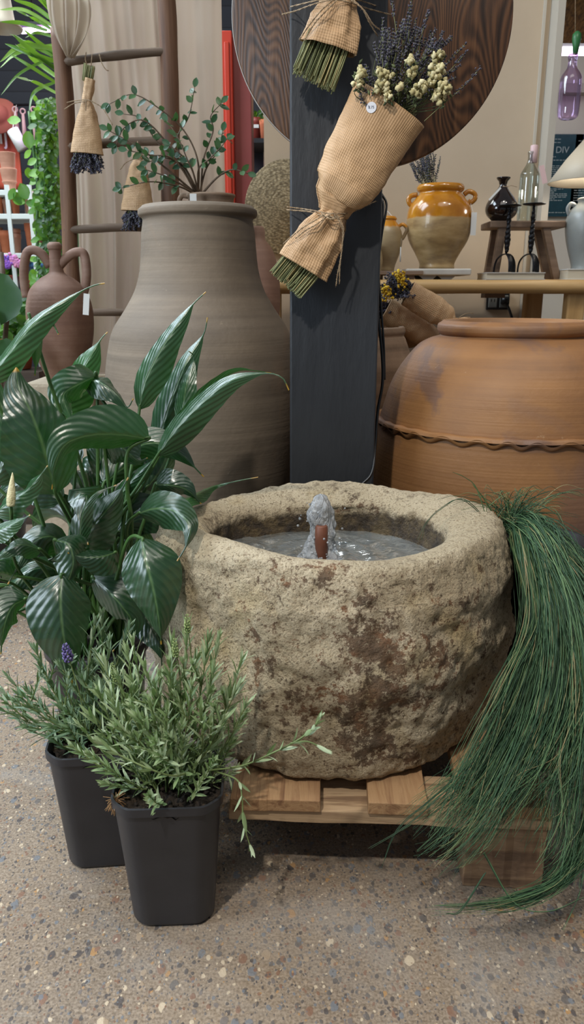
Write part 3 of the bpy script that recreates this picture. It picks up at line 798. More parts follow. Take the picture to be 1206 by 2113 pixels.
def lav_stem(ms, ml, P, leafL=0.042, w=0.0022, gap=0.0165, start=0.12, rr=0.0012, side=True, dens=2, rb=0.5):
    """P polyline; whorled narrow leaves along it"""
    n = len(P); ms.tube(P, [rr*(1-0.6*i/n)+0.0003 for i in range(n)], 5, rnd=random.random())
    d = [0]
    for a, c in zip(P, P[1:]): d.append(d[-1]+(c-a).length)
    tot = d[-1]; s = tot*start; ang = random.random()*PI
    while s < tot:
        i = min(n-2, int(np.searchsorted(d, s))-1); i = max(0, i)
        f = (s-d[i])/max(1e-6, d[i+1]-d[i]); p = P[i].lerp(P[i+1], f)
        t = (P[i+1]-P[i]).normalized(); u = t.orthogonal().normalized(); v = t.cross(u)
        q = s/tot; L = leafL*(1-0.35*abs(q-0.5)*2)*random.uniform(0.7, 1.15)
        spreadv = lerp(1.0, 0.35, q)
        for k in range(dens):
            a = ang+2*PI*k/dens+random.uniform(-.25, .25)
            o = u*math.cos(a)+v*math.sin(a)
            strip(ml, p, t*1.0+o*spreadv*random.uniform(0.8, 1.3), t, L, w*random.uniform(.8, 1.25), random.uniform(-.25, .15), min(1, max(0, rb+random.uniform(-.35, .35)+0.15*q)))
            if side and random.random() < 0.3:
                strip(ml, p, t*1.6+o*spreadv*0.6, t, L*0.55, w*0.8, 0.0, min(1, rb+random.uniform(0, .4)))
        ang += PI/2; s += gap*random.uniform(0.8, 1.25)*(1 if q < .8 else .55)
    for k in range(4):
        a = k*PI/2; t = (P[-1]-P[-2]).normalized(); u = t.orthogonal().normalized(); v = t.cross(u)
        strip(ml, P[-1], t*2+(u*math.cos(a)+v*math.sin(a))*0.6, t, leafL*0.45, w*0.7, 0, min(1, rb+0.3))
def flower_spike(mb, p, d, L, r, rnd=None, n=7):
    d = Vector(d).normalized(); u = d.orthogonal().normalized(); v = d.cross(u)
    for i in range(n):
        t = i/(n-1); c = Vector(p)+d*L*t; rr = r*(0.75+0.5*math.sin(PI*(0.15+0.8*t)))*(1-0.35*t)
        for k in range(6):
            a = 2*PI*k/6+i*0.6
            o = u*math.cos(a)+v*math.sin(a)
            mb.octa(c+o*rr*0.8, rr*0.42*random.uniform(.8, 1.2), o+d*0.9, 1.5, random.random() if rnd is None else rnd)
def lavender_plant(label, cxp, cyp, rot, stems, seed, mat, fill, longs=(), spikes=(), flower_mat=None, half_t=0.0775, rb=0.5, group=None):
    fill = int(fill*0.6)
    random.seed(seed)
    t = thing('potted_lavender', label, 'potted plant', (cxp, cyp, 0), group)
    nursery_pot(t, cxp, cyp, rot)
    ms, ml, fl = MB(), MB(), MB()
    for (px, py, dy) in stems:
        tip = at(px, py, cyp+dy)
        a = random.random()*2*PI; r0 = random.random()*0.035
        root = Vector((cxp+r0*math.cos(a)+(tip.x-cxp)*0.12, cyp+r0*math.sin(a)*0.8, 0.198))
        mid = root.lerp(tip, 0.5)+Vector(((tip.x-cxp)*0.12, 0, -abs(tip.x-cxp)*0.10+0.01))
        lav_stem(ms, ml, cr([root, mid, tip], 9), rb=rb)
        # side shoot
        if random.random() < 0.8:
            q = mid.lerp(tip, 0.3); e = q+Vector((random.uniform(-.03, .03), random.uniform(-.03, .02), random.uniform(0.02, 0.05)))
            lav_stem(ms, ml, cr([q, q.lerp(e, .5), e], 5), leafL=0.024, gap=0.009, start=0.2, rb=rb+0.1)
    for i in range(fill):
        a = random.random()*2*PI; r0 = random.random()**.5*0.055; sp = random.uniform(0.02, 0.085)
        root = Vector((cxp+r0*math.cos(a), cyp+r0*math.sin(a), 0.198))
        tip = root+Vector((math.cos(a)*sp, math.sin(a)*sp*0.9, random.uniform(0.03, 0.11)))
        lav_stem(ms, ml, cr([root, root.lerp(tip, .5)+Vector((0, 0, -0.004)), tip], 6), leafL=0.028, gap=0.009, rb=rb)
    for pts in longs:
        lav_stem(ms, ml, cr([at(x, y, Y) for x, y, Y in pts], 8), leafL=0.028, gap=0.022, start=0.2, side=False, rb=rb+0.1, w=0.0026)
    for (px, py, px2, py2, Y) in spikes:
        a, e = at(px2, py2, Y+0.01), at(px, py, Y)
        ms.tube(cr([a, a.lerp(e, .5)+Vector((0.004, 0, 0)), e], 6), 0.0009, 5)
        d = (e-a).normalized(); fb = MB(); flower_spike(fb, e-d*0.014, d, 0.026, 0.0062 if flower_mat.name != 'green_flower_bud' else 0.004); fb.build('flower_spike', flower_mat, t)
    ml.build('foliage', mat, t); ms.build('stems', M['lstem'], t)
    return t
M['lflower'] = m_rnd('lavender_flower', [(0.1, '3f3660'), (0.5, '5d5088'), (0.9, '8277a8')], 0.7)
M['lbud'] = m_rnd('green_flower_bud', [(0.1, '6a7a48'), (0.9, '98a868')], 0.7)
back_stems = [(20, 1400, 0), (5, 1465, -.03), (40, 1435, -.04), (75, 1345, .02), (118, 1310, .0), (128, 1380, -.02), (165, 1335, .03), (195, 1290, .0), (210, 1275, .03), (225, 1330, -.02), (250, 1350, .02), (170, 1400, -.05), (100, 1430, -.06), (60, 1500, -.06), (140, 1470, -.07), (205, 1420, -.05), (265, 1300, .02), (90, 1385, .03), (185, 1360, .04), (240, 1400, .0), (30, 1480, .02), (110, 1500, -.08), (10, 1430, .02)]
lavender_plant('lavender in a black plastic pot, the one further back at left', -0.303, 1.072, 0.10, back_stems, 11, M['lav_back'], 26,
               spikes=[(138, 1345, 180, 1520, 1.02)], flower_mat=M['lflower'], rb=0.45)
front_stems = [(275, 1330, .02), (262, 1345, 0), (300, 1380, -.03), (330, 1400, .02), (350, 1375, .0), (245, 1400, -.02), (230, 1440, -.03), (205, 1430, -.02), (190, 1480, -.03), (168, 1500, .0), (385, 1300, .03), (395, 1420, -.03), (430, 1320, .03), (440, 1390, .0), (450, 1325, .03), (498, 1365, .02), (490, 1420, .0), (505, 1460, -.02), (310, 1450, -.06), (285, 1480, -.07), (345, 1470, -.07), (375, 1500, -.06), (415, 1470, -.05), (460, 1490, -.03), (320, 1420, -.02), (275, 1420, 0), (365, 1430, .01), (245, 1500, -.06), (320, 1530, -.09), (330, 1560, -.095), (405, 1360, .04), (470, 1440, .02), (355, 1330, .04), (215, 1370, .04)]
near_lav = lavender_plant('bushy green lavender in the nearer black plastic pot beside the trough', -0.175, 0.955, 0.05, front_stems, 23, M['lav'], 40,
               longs=[[(430, 1590, .93), (500, 1580, .90), (560, 1555, .88), (610, 1530, .87), (645, 1505, .865), (658, 1485, .865)],
                      [(600, 1534, .872), (635, 1530, .865), (668, 1545, .86)],
                      [(440, 1590, .93), (490, 1610, .90), (500, 1650, .885), (503, 1700, .88), (518, 1750, .875)],
                      [(400, 1590, .93), (350, 1600, .86), (250, 1560, .86), (205, 1530, .86)]],
               spikes=[(387, 1285, 395, 1480, .98), (362, 1335, 372, 1480, .96), (235, 1385, 262, 1500, .94)], flower_mat=M['lbud'], rb=0.5)
# dry root tuft over the near pot's rim
b = MB(); c = at(240, 1655, .905)
for i in range(60):
    d = Vector((random.uniform(-1, .6), random.uniform(-.6, .3), random.uniform(-1, .6))).normalized()
    b.tube(cr([c, c+d*0.008+Vector((0, 0, .003)), c+d*random.uniform(.012, .02)], 4), 0.0005, 4)
b.build('root_tuft', M['root'], near_lav)

# ------------------------------------------------------------------ peace lily
random.seed(5)
LX, LY, LH = -0.365, 1.31, 0.26
lily = thing('potted_peace_lily', 'large peace lily with glossy dark leaves left of the trough', 'potted plant', (LX, LY, 0))
b = MB(); b.lathe([(0, 0), (0.066, 0), (0.07, 0.004), (0.090, LH-0.02), (0.096, LH-0.018), (0.096, LH), (0.090, LH), (0.088, LH-0.03)], (LX, LY, 0), 56, close=False); b.build('pot', M['pot'], lily)
b = MB(); b.grid(lambda u, v: Vector((LX+v*0.088*math.cos(2*PI*u), LY+v*0.088*math.sin(2*PI*u), LH-0.02+0.008*mnoise.noise(Vector((v*8*math.cos(6.28*u), v*8*math.sin(6.28*u), 0))))), 50, 14); b.build('soil', M['soil'], lily)
def lily_leaf(pts, hw, roll=0.0, fold=0.25, rnd=None, wave=0.06, wmax=0.38, tail=0.12, petiole=True, pet=None, stuffed=None):
    """pts: (px,py,Y) from base to tip; hw half width px; roll: turn of the blade about its midrib (radians)"""
    P = cr([at(*p) for p in pts], 10); n = len(P)-1
    d = [0]
    for a, c in zip(P, P[1:]): d.append(d[-1]+(c-a).length)
    tot = d[-1]; hwm = hw*mpp(pts[len(pts)//2][2], P[n//2].z)
    nv = 30; nu = 14; vs = []; uv = []
    ph = random.random()*6; 
    for j in range(nv+1):
        t = j/nv; s = t*tot
        i = min(n-1, max(0, int(np.searchsorted(d, s, side='right'))-1)); f = (s-d[i])/max(1e-9, d[i+1]-d[i])
        c = P[i].lerp(P[i+1], f)
        T = (P[min(n, i+2)]-P[max(0, i-1)]).normalized()
        view = (Vector((0, 0, CH))-c).normalized()
        S = T.cross(view)
        if S.length < 1e-3: S = T.orthogonal()
        S.normalize(); N = S.cross(T).normalized()
        S2 = S*math.cos(roll)+N*math.sin(roll); N2 = -S*math.sin(roll)+N*math.cos(roll)
        te = min(1.0, t/(1-tail)) if tail else t
        w = hwm*(math.sin(PI*min(1, te)**0.62)**0.85 if te < 1 else 0)
        if t < 0.02: w = max(w, 0.0015)
        w = max(w, 0.0012)
        for k in range(nu+1):
            u = k/nu*2-1
            wv = wave*hwm*math.sin(t*13+ph+(2 if u > 0 else 0))*u*u + 0.03*hwm*math.sin(t*60)*abs(u)
            lift = -fold*w*(abs(u)**1.4)+wv*min(1, w/hwm*1.4) + 0.10*w*math.cos(u*PI)
            vs.append(c+S2*u*w+N2*lift); uv.append(((u+1)/2, t))
    fs = [(j*(nu+1)+k, j*(nu+1)+k+1, (j+1)*(nu+1)+k+1, (j+1)*(nu+1)+k) for j in range(nv) for k in range(nu)]
    r = random.random() if rnd is None else rnd
    b = MB(); b.add(vs, fs, uv, r); lf = b.build('leaf', M['lily'], lily)
    if petiole:
        base = P[0]; a = random.random()*6.28; root = Vector((LX+0.05*math.cos(a), LY+0.05*math.sin(a), LH-0.012))
        T0 = (P[1]-P[0]).normalized()
        if pet: mid = [at(*q) for q in pet]
        else: mid = [root.lerp(base, 0.35)+Vector((0, 0, 0.05*(base-root).length/0.3)), base-T0*0.0+ (root-base)*0.22+Vector((0, 0, 0.02))]
        b = MB(); Q = cr([root]+mid+[base, P[2]], 8); b.tube(Q, [lerp(0.0042, 0.0022, i/len(Q)) for i in range(len(Q))], 7); b.build('stalk', M['petiole'], lf)
    return lf
Lf = lily_leaf
# far / upright leaves first
Lf([(322, 930, 1.42), (350, 840, 1.42), (385, 750, 1.44), (420, 690, 1.46), (428, 655, 1.46)], 40, 0.35, 0.5, 0.35)
Lf([(375, 880, 1.37), (385, 800, 1.38), (400, 740, 1.40), (390, 725, 1.40)], 26, 0.5, 0.2, 0.6)
Lf([(288, 845, 1.34), (300, 790, 1.34), (335, 720, 1.35), (375, 660, 1.36), (398, 628, 1.37), (425, 602, 1.38)], 34, 0.42, 0.5, 0.55, wmax=.4)
Lf([(325, 940, 1.30), (370, 880, 1.29), (420, 830, 1.28), (480, 785, 1.27), (545, 770, 1.26), (582, 778, 1.25), (597, 805, 1.25)], 34, 0.45, 0.55, 0.4, tail=.18)
Lf([(335, 930, 1.33), (400, 850, 1.32), (440, 800, 1.32), (490, 765, 1.31), (560, 770, 1.31)], 24, -0.9, 0.3, 0.7)
Lf([(112, 860, 1.40), (150, 800, 1.40), (185, 740, 1.40), (208, 700, 1.41), (222, 685, 1.42)], 42, 0.35, 0.5, 0.75, wave=.2)
Lf([(200, 775, 1.35), (165, 790, 1.32), (130, 815, 1.30), (145, 860, 1.29), (155, 885, 1.29)], 36, 0.3, 0.5, 0.6, wave=.2)
Lf([(175, 785, 1.36), (205, 790, 1.33), (240, 815, 1.32), (262, 840, 1.32), (275, 822, 1.32)], 28, 0.6, 0.6, 0.25, pet=[(262, 1080, 1.33), (240, 880, 1.34)])
Lf([(115, 1020, 1.20), (90, 930, 1.19), (62, 850, 1.19), (38, 800, 1.20), (34, 758, 1.21)], 80, -0.25, 0.2, 0.05, tail=0, wave=.05)
Lf([(-30, 790, 1.22), (20, 730, 1.22), (70, 670, 1.23), (120, 630, 1.24), (165, 602, 1.25), (195, 588, 1.25), (216, 584, 1.25)], 30, 0.6, 0.6, 0.7, tail=.14)
Lf([(62, 655, 1.26), (72, 690, 1.25), (76, 730, 1.25), (72, 775, 1.25)], 18, 0.3, 0.4, 0.85)
Lf([(85, 648, 1.24), (100, 655, 1.24), (112, 672, 1.24), (121, 690, 1.24)], 4, 0.3, 0.4, 0.8, petiole=False)
Lf([(50, 960, 1.27), (20, 880, 1.27), (-5, 820, 1.28), (-20, 740, 1.29)], 50, -0.4, 0.3, 0.3)
Lf([(-10, 1000, 1.30), (20, 930, 1.30), (60, 880, 1.3), (110, 860, 1.3)], 40, 0.5, 0.3, 0.25)
# middle
Lf([(308, 905, 1.22), (255, 895, 1.20), (190, 895, 1.17), (135, 915, 1.15), (113, 960, 1.14), (108, 1010, 1.14)], 52, 0.45, 0.45, 0.4, pet=[(270, 1120, 1.25), (262, 1000, 1.22), (265, 930, 1.215)], tail=.1)
Lf([(215, 905, 1.25), (255, 925, 1.24), (285, 950, 1.24), (305, 945, 1.24)], 44, -0.2, 0.3, 0.1)
Lf([(228, 1055, 1.33), (262, 1005, 1.32), (300, 965, 1.31), (330, 935, 1.31)], 26, 0.5, 0.5, 0.6)
Lf([(160, 1140, 1.22), (195, 1085, 1.2), (235, 1035, 1.19), (265, 985, 1.19)], 52, 0.25, 0.2, 0.0)
Lf([(165, 1120, 1.17), (172, 1060, 1.16), (195, 1020, 1.16), (240, 1000, 1.17)], 18, 0.8, 0.6, 0.3)
Lf([(-10, 1060, 1.15), (30, 1030, 1.14), (60, 1010, 1.14), (98, 960, 1.13)], 30, 0.7, 0.5, 0.6, wave=.2)
Lf([(-20, 1100, 1.10), (20, 1085, 1.09), (45, 1072, 1.09), (62, 1062, 1.09)], 26, 0.7, 0.4, 0.65)
Lf([(85, 1135, 1.15), (45, 1125, 1.12), (10, 1140, 1.10), (-20, 1160, 1.10)], 24, -0.6, 0.4, 0.5)
Lf([(240, 1010, 1.38), (215, 960, 1.38), (190, 900, 1.39), (180, 850, 1.4)], 34, 0.3, 0.3, 0.3)
Lf([(300, 1010, 1.36), (335, 960, 1.38), (355, 900, 1.4), (365, 860, 1.4)], 32, -0.4, 0.3, 0.15)
Lf([(320, 1000, 1.30), (350, 1000, 1.28), (385, 1010, 1.28), (415, 1040, 1.29)], 30, -0.3, 0.5, 0.1)
Lf([(340, 1060, 1.25), (390, 1030, 1.27), (440, 1005, 1.53), (490, 992, 1.53), (533, 984, 1.53)], 17, 0.8, 0.4, 0.75, petiole=False)
# lower and near
Lf([(285, 1060, 1.20), (320, 1050, 1.16), (360, 1055, 1.13), (392, 1085, 1.10), (385, 1125, 1.09), (366, 1158, 1.09)], 42, 0.15, 0.5, 0.3, wave=.04, pet=[(260, 1180, 1.25), (262, 1090, 1.23)])
Lf([(292, 1110, 1.12), (303, 1160, 1.09), (318, 1220, 1.075), (328, 1280, 1.07), (333, 1330, 1.07)], 64, -0.15, 0.45, 0.35, wave=.07, tail=.06, pet=[(220, 1250, 1.2), (262, 1120, 1.15)])
Lf([(112, 1115, 1.14), (140, 1125, 1.12), (150, 1160, 1.11), (138, 1205, 1.10), (125, 1235, 1.10)], 42, 0.35, 0.7, 0.2, wave=.1)
Lf([(240, 1140, 1.17), (210, 1150, 1.14), (170, 1150, 1.12), (140, 1140, 1.11)], 36, -0.5, 0.5, 0.1)
Lf([(128, 1185, 1.10), (124, 1240, 1.075), (130, 1310, 1.06), (142, 1370, 1.06), (150, 1410, 1.06)], 66, 0.1, 0.35, 0.12, wave=.05, tail=.05)
Lf([(190, 1190, 1.18), (225, 1220, 1.16), (252, 1250, 1.15), (272, 1290, 1.15), (232, 1345, 1.15)], 40, -0.3, 0.4, 0.2)
Lf([(285, 1250, 1.2), (310, 1290, 1.18), (330, 1330, 1.16), (335, 1378, 1.15)], 34, 0.3, 0.4, 0.02)
Lf([(55, 1235, 1.10), (25, 1250, 1.08), (8, 1290, 1.06), (2, 1350, 1.06)], 38, 0.4, 0.5, 0.15)
Lf([(40, 1190, 1.2), (0, 1180, 1.18), (-30, 1200, 1.18)], 26, 0.5, 0.4, 0.1)
for i in range(18):
    a = random.uniform(0, 2*PI); r = random.uniform(0.03, 0.13); z = random.uniform(0.36, 0.60)
    p0 = Vector((LX+r*0.5*math.cos(a), LY+0.02+r*0.5*math.sin(a), z)); out = Vector((math.cos(a), math.sin(a)*0.8, 0))
    hits = [p0, p0+out*0.05+Vector((0, 0, .03)), p0+out*0.10+Vector((0, 0, .02)), p0+out*0.15+Vector((0, 0, -.03))]
    # convert back to the builder's (px,py,Y) form
    def inv(p):
        zc = p.y*CP+(CH-p.z)*SP; yc = -p.y*SP*-1*0
        up = p.y*SP+(p.z-CH)*CP
        return (603+F*p.x/zc, 1056.5-F*up/zc, p.y)
    Lf([inv(p) for p in hits], random.uniform(28, 42), random.uniform(-.9, .9), 0.4, random.uniform(0, .35))
# bare arching stalks at lower left
for i in range(14):
    a = random.uniform(PI*0.75, PI*1.3); root = Vector((LX+0.05*math.cos(a), LY+0.05*math.sin(a), LH-0.01))
    e = root+Vector((-random.uniform(0.10, 0.2), -random.uniform(0.02, 0.1), random.uniform(0.05, 0.2)))
    b = MB(); b.tube(cr([root, root.lerp(e, .5)+Vector((0, 0, .05)), e], 8), 0.0028, 6); b.build('stalk', M['petiole'], lily)
# cream flower spadix
c0, c1 = at(22, 1045, 1.12), at(26, 975, 1.13)
b = MB(); P = cr([c0, c0.lerp(c1, .5), c1], 8); b.tube(P, [0.0055, 0.0062, 0.0066, 0.0068, 0.0068, 0.0066, 0.0064, 0.006, 0.0056, 0.005, 0.0045, 0.004, 0.0034, 0.0028, 0.0022, 0.0014, 0.0006], 12)
sp = b.build('flower_spadix', M['spadix'], lily)
b = MB(); b.tube(cr([Vector((LX-.03, LY, LH)), at(40, 1180, 1.2), c0], 8), 0.003, 6); b.build('stalk', M['petiole'], sp)

# ------------------------------------------------------------------ trailing sedge
random.seed(9)
GX, GY = 0.458, 1.315
sg = thing('potted_sedge', 'trailing green sedge grass spilling over the right side of the trough', 'potted plant', (GX, GY, 0))
b = MB(); b.lathe([(0, 0), (0.05, 0), (0.052, 0.004), (0.068, 0.44), (0.073, 0.442), (0.073, 0.455), (0.069, 0.455), (0.066, 0.43), (0, 0.43)], (GX, GY, 0), 40, close=False); b.build('pot', M['pot'], sg)
gb = MB()
def blade(P, w=0.00078):
    n = len(P); gb.tube(P, [w*(1-0.75*(i/n)**2) for i in range(n)], 3, cap=False, rnd=random.random())
def bez(a, b_, c, d, n=16):
    return [a*(1-t)**3+b_*3*t*(1-t)**2+c*3*t*t*(1-t)+d*t**3 for t in [i/n for i in range(n+1)]]
def gpath(pixels, jit):
    j = Vector((random.gauss(0, 1), random.gauss(0, .7), random.gauss(0, .6)))
    out = []; jx = random.gauss(0, jit*900)
    for i, (x, y, Y) in enumerate(pixels):
        f = jit*(0.25+i/len(pixels)*0.75)
        out.append(at(x+jx*(i/len(pixels))**1.5, y+jx*0.15*(i/len(pixels)), Y)+j*f+Vector((random.gauss(0, 1), random.gauss(0, 1), random.gauss(0, 1)))*jit*0.42)
    return cr(out, 5)
root0 = (1060, 1078, 1.32)
fam = [  # (count, pixel path with depth, jitter)
    (300, [root0, (1085, 1120, 1.24), (1120, 1250, 1.12), (1110, 1420, 1.03), (1040, 1600, .94), (960, 1730, .89), (880, 1790, .87)], .016),
    (260, [root0, (1080, 1130, 1.24), (1110, 1280, 1.12), (1080, 1450, 1.03), (1000, 1580, .96), (940, 1660, .92), (860, 1740, .88)], .016),
    (170, [root0, (1110, 1120, 1.22), (1160, 1260, 1.12), (1170, 1430, 1.03), (1130, 1560, .96), (1060, 1640, .92), (1010, 1720, .90)], .018),
    (260, [root0, (1120, 1110, 1.22), (1185, 1240, 1.12), (1215, 1430, 1.03), (1200, 1600, .96), (1180, 1740, .90), (1150, 1800, .87)], .018),
    (240, [root0, (1130, 1110, 1.24), (1210, 1220, 1.16), (1260, 1400, 1.08), (1260, 1600, 1.0), (1230, 1740, .93), (1200, 1830, .88)], .018),
    (150, [root0, (1120, 1120, 1.22), (1180, 1270, 1.12), (1190, 1450, 1.03), (1165, 1560, .96), (1150, 1640, .93), (1140, 1700, .91)], .02),
    (170, [root0, (1125, 1120, 1.22), (1200, 1300, 1.12), (1225, 1500, 1.03), (1215, 1700, .95), (1150, 1815, .885), (1060, 1860, .865), (960, 1872, .86)], .008),
    (90, [root0, (1125, 1120, 1.22), (1210, 1300, 1.12), (1240, 1500, 1.03), (1240, 1700, .95), (1180, 1800, .89), (1080, 1850, .87), (1000, 1868, .86), (860, 1872, .855)], .006),
    (200, [root0, (1080, 1140, 1.22), (1110, 1300, 1.10), (1070, 1460, 1.02), (985, 1570, .98), (900, 1640, .93), (820, 1700, .90)], .012),
    (120, [root0, (1075, 1130, 1.2), (1090, 1280, 1.10), (1040, 1400, 1.02), (980, 1520, .97), (930, 1640, .92), (900, 1760, .88)], .012),
    (160, [root0, (1130, 1090, 1.28), (1200, 1160, 1.22), (1260, 1280, 1.16), (1300, 1450, 1.1)], .02),
    (120, [root0, (1100, 1080, 1.27), (1150, 1150, 1.22), (1190, 1300, 1.15), (1200, 1500, 1.06), (1190, 1650, 1.0)], .02),
    (110, [root0, (1078, 1110, 1.28), (1100, 1240, 1.2), (1110, 1420, 1.12), (1100, 1600, 1.06), (1120, 1740, 1.02)], .016),
]
for cnt, path, jit in fam:
    for i in range(int(cnt*0.78)):
        k = random.triangular(0.55, 1.0, 1.0)
        other = random.choice(fam)[1]; m_ = random.random()*0.22 if jit > .009 else 0
        P = gpath([tuple(lerp(a_, b_, m_) for a_, b_ in zip(p_, q_)) for p_, q_ in zip(path, other)]+(list(path[len(other):]) if m_ < .02 else []), jit)
        P = P[:max(6, int(len(P)*k))]
        P = [Vector((p.x, p.y, max(p.z, 0.0015+random.random()*0.004))) for p in P]
        blade(P)
# short upright tuft at the crown
for i in range(110):
    px = random.gauss(1062, 35); h = random.uniform(15, 75)
    a = at(*root0)+Vector((random.gauss(0, .02), random.gauss(0, .015), -0.01)); lean = random.gauss(0.2, 1)
    e = at(px+lean*45, 1075-h, 1.32+random.uniform(-.05, .05))
    blade(cr([a, a.lerp(e, .5)+Vector((0, 0, .012)), e, e+Vector((lean*0.02, -.004, -.006))], 5), 0.0007)
for pts in ([(1010, 1090, 1.3), (985, 1010, 1.28), (960, 985, 1.26), (935, 975, 1.25)], [(1010, 1080, 1.3), (955, 1030, 1.27), (910, 1050, 1.25), (880, 1080, 1.22), (865, 1115, 1.2)],
            [(1030, 1080, 1.3), (1000, 1030, 1.29), (975, 1000, 1.28)], [(1050, 1080, 1.3), (1100, 1040, 1.29), (1150, 1060, 1.27), (1168, 1095, 1.26)],
            [(1000, 1760, .9), (1060, 1860, .86), (1130, 1880, .85), (1206, 1850, .86)], [(1206, 1800, .88), (1195, 1850, .86), (1160, 1920, .83)],
            [(1040, 1500, 1.0), (940, 1610, .93), (840, 1700, .9), (760, 1752, .885)], [(1020, 1530, 1.0), (900, 1640, .92), (820, 1710, .9), (788, 1790, .88)],
            [(1000, 1800, .87), (950, 1880, .85), (920, 1885, .85), (1180, 1880, .85)][:3]):
    for k in range(2): blade(gpath(pts, 0.002), 0.0008)
gb.build('blades', M['grass'], sg, kind='stuff')
# ------------------------------------------------------------------ kraft paper bouquets
def loft_paper(name, st, parent, folds=0, seg=120, ph=0.0, open_arc=1.0, solid=0.0006, crush=0.004):
    """st: list of (px, py, Y, half width px, thickness ratio, fold amplitude); rings across the axis, in world space"""
    C = [at(x, y, Y) for x, y, Y, *_ in st]
    Wd = [s[3]*mpp(s[2], c.z) for s, c in zip(st, C)]
    TR = [s[4] for s in st]; FA = [s[5] for s in st]
    nrow = 64; d = [0]
    for a, c in zip(C, C[1:]): d.append(d[-1]+(c-a).length)
    tot = d[-1]; vs = []; uv = []; per = 0.0
    xs = [k/tot for k in d]
    for j in range(nrow+1):
        t = j/nrow
        c = Vector([interp(t, xs, [p[i] for p in C]) for i in range(3)])
        w = interp(t, xs, Wd); tr = interp(t, xs, TR); fa = interp(t, xs, FA)
        i = min(len(C)-2, max(0, int(np.searchsorted(xs, t, side='right'))-1))
        T = (C[i+1]-C[i]).normalized()
        S = T.cross(Vector((0, 1, 0))).normalized(); D = S.cross(T).normalized()
        for k in range(seg+1):
            a = 2*PI*k/seg*open_arc
            f = 1+fa*(0.6*math.sin(a*folds+ph+t*1.5)+0.4*math.sin(a*(folds*0.6+1.3)+ph*2+t*3))
            ca, sa = math.cos(a), math.sin(a)
            p = c+S*w*ca*f+D*w*tr*sa*f
            cn = mnoise.noise(p*38)*crush+mnoise.noise(p*90)*crush*0.35
            p += (S*ca+D*sa)*cn*(0.4+fa*6)
            vs.append(p); uv.append((a/(2*PI)*max(Wd)*4.4, t*tot))
    fs = [(j*(seg+1)+k, j*(seg+1)+k+1, (j+1)*(seg+1)+k+1, (j+1)*(seg+1)+k) for j in range(nrow) for k in range(seg)]
    b = MB(); b.add(vs, fs, uv); return b.build(name, M['paper'], parent, solid=solid)
def stem_bundle(parent, a, e, wa, we, n, Ya, Ye, depth=0.5, r=0.0011, name='stems'):
    """stems from pixel a (half width wa) to cut ends e (half width we)"""
    A, E = at(*a, Ya), at(*e, Ye); T = (E-A).normalized()
    S = T.cross(Vector((0, 1, 0))).normalized(); D = S.cross(T).normalized()
    ma, me = mpp(Ya, A.z), mpp(Ye, E.z); b = MB()
    for i in range(n):
        x, y = random.uniform(-1, 1), random.uniform(-1, 1)*depth
        L = 1+random.uniform(-.08, .05)
        p0 = A+S*x*wa*ma+D*y*wa*ma*0.8; p1 = A+(E-A)*L+S*(x*we*me+random.gauss(0, .001))+D*y*we*me
        b.tube([p0, p0.lerp(p1, .5)+S*random.gauss(0, .0008), p1], r*random.uniform(.75, 1.3), 6, rnd=random.random())
    return b.build(name, M['drystem'], parent)
def twine(parent, strands, r=0.0011, name='twine'):
    b = MB()
    for pts in strands:
        P = cr([at(*p) for p in pts], 8)
        for k in range(2):
            b.tube([p+Vector((math.sin(i*1.3+k*PI)*r*0.6, 0, math.cos(i*1.3+k*PI)*r*0.6)) for i, p in enumerate(P)], r*0.75, 5)
        for i in range(0, len(P), 2):
            d = Vector((random.gauss(0, 1), random.gauss(0, 1), random.gauss(0, 1))).normalized(); b.tube([P[i], P[i]+d*0.004], 0.00015, 3, cap=False)
    return b.build(name, M['twine'], parent)
def lav_heads(parent, base, tips, Yb, spread_base, spike=0.045, name='dried_lavender', r=0.0026, n=8, stemr=0.0006, up_leaves=True):
    ms, mf = MB(), MB()
    for (x, y, Y) in tips:
        e = at(x, y, Y); b0 = at(base[0]+random.uniform(-1, 1)*spread_base, base[1]+random.uniform(-8, 8), Yb+random.uniform(-.01, .01))
        m = b0.lerp(e, .55)+Vector((random.gauss(0, .004), random.gauss(0, .003), 0))
        P = cr([b0, m, e], 6); ms.tube(P, stemr, 4, cap=False, rnd=random.random()*0.5)
        d = (P[-1]-P[-3]).normalized(); L = spike*random.uniform(.7, 1.25); u = d.orthogonal().normalized(); v = d.cross(u)
        for i in range(n):
            t = i/(n-1); c = P[-1]-d*L*t
            for k in range(4):
                a = random.random()*6.28; o = u*math.cos(a)+v*math.sin(a)
                mf.octa(c+o*r*random.uniform(.5, 1.1)*(0.6+0.5*t), r*0.5*random.uniform(.7, 1.3), o*0.7+d, 1.8, random.random())
    ms.build('flower_stalks', M['drystem'], parent); return mf.build(name, M['dlav'], parent)
random.seed(31)
BY = 1.535
bq = thing('dried_flower_bouquet', 'large kraft wrapped bouquet of dried lavender and cream statice tied to the post', 'bouquet', at(622, 600, 1.56))
loft_paper('paper_wrap', [(689, 440, 1.555, 31, .75, .10), (694, 425, 1.55, 36, .75, .10), (702, 402, 1.545, 50, .6, .08), (712, 385, BY, 62, .5, .05), (733, 345, BY, 71, .42, .025), (762, 292, BY, 75, .42, .008), (789, 244, BY, 80, .42, .003), (806, 215, BY, 84, .42, .003)], bq, folds=6)
loft_paper('paper_skirt', [(691, 436, 1.55, 25, .7, .10), (680, 458, 1.548, 34, .65, .14), (664, 483, 1.545, 45, .55, .13), (640, 523, 1.545, 51, .5, .10), (624, 552, 1.545, 55, .48, .09)], bq, folds=7, ph=1.0)
stem_bundle(bq, (634, 535), (590, 588), 42, 41, 190, 1.55, 1.55, 0.5)
stem_bundle(bq, (650, 505), (598, 578), 20, 26, 40, 1.55, 1.55, 0.5, 0.0016)
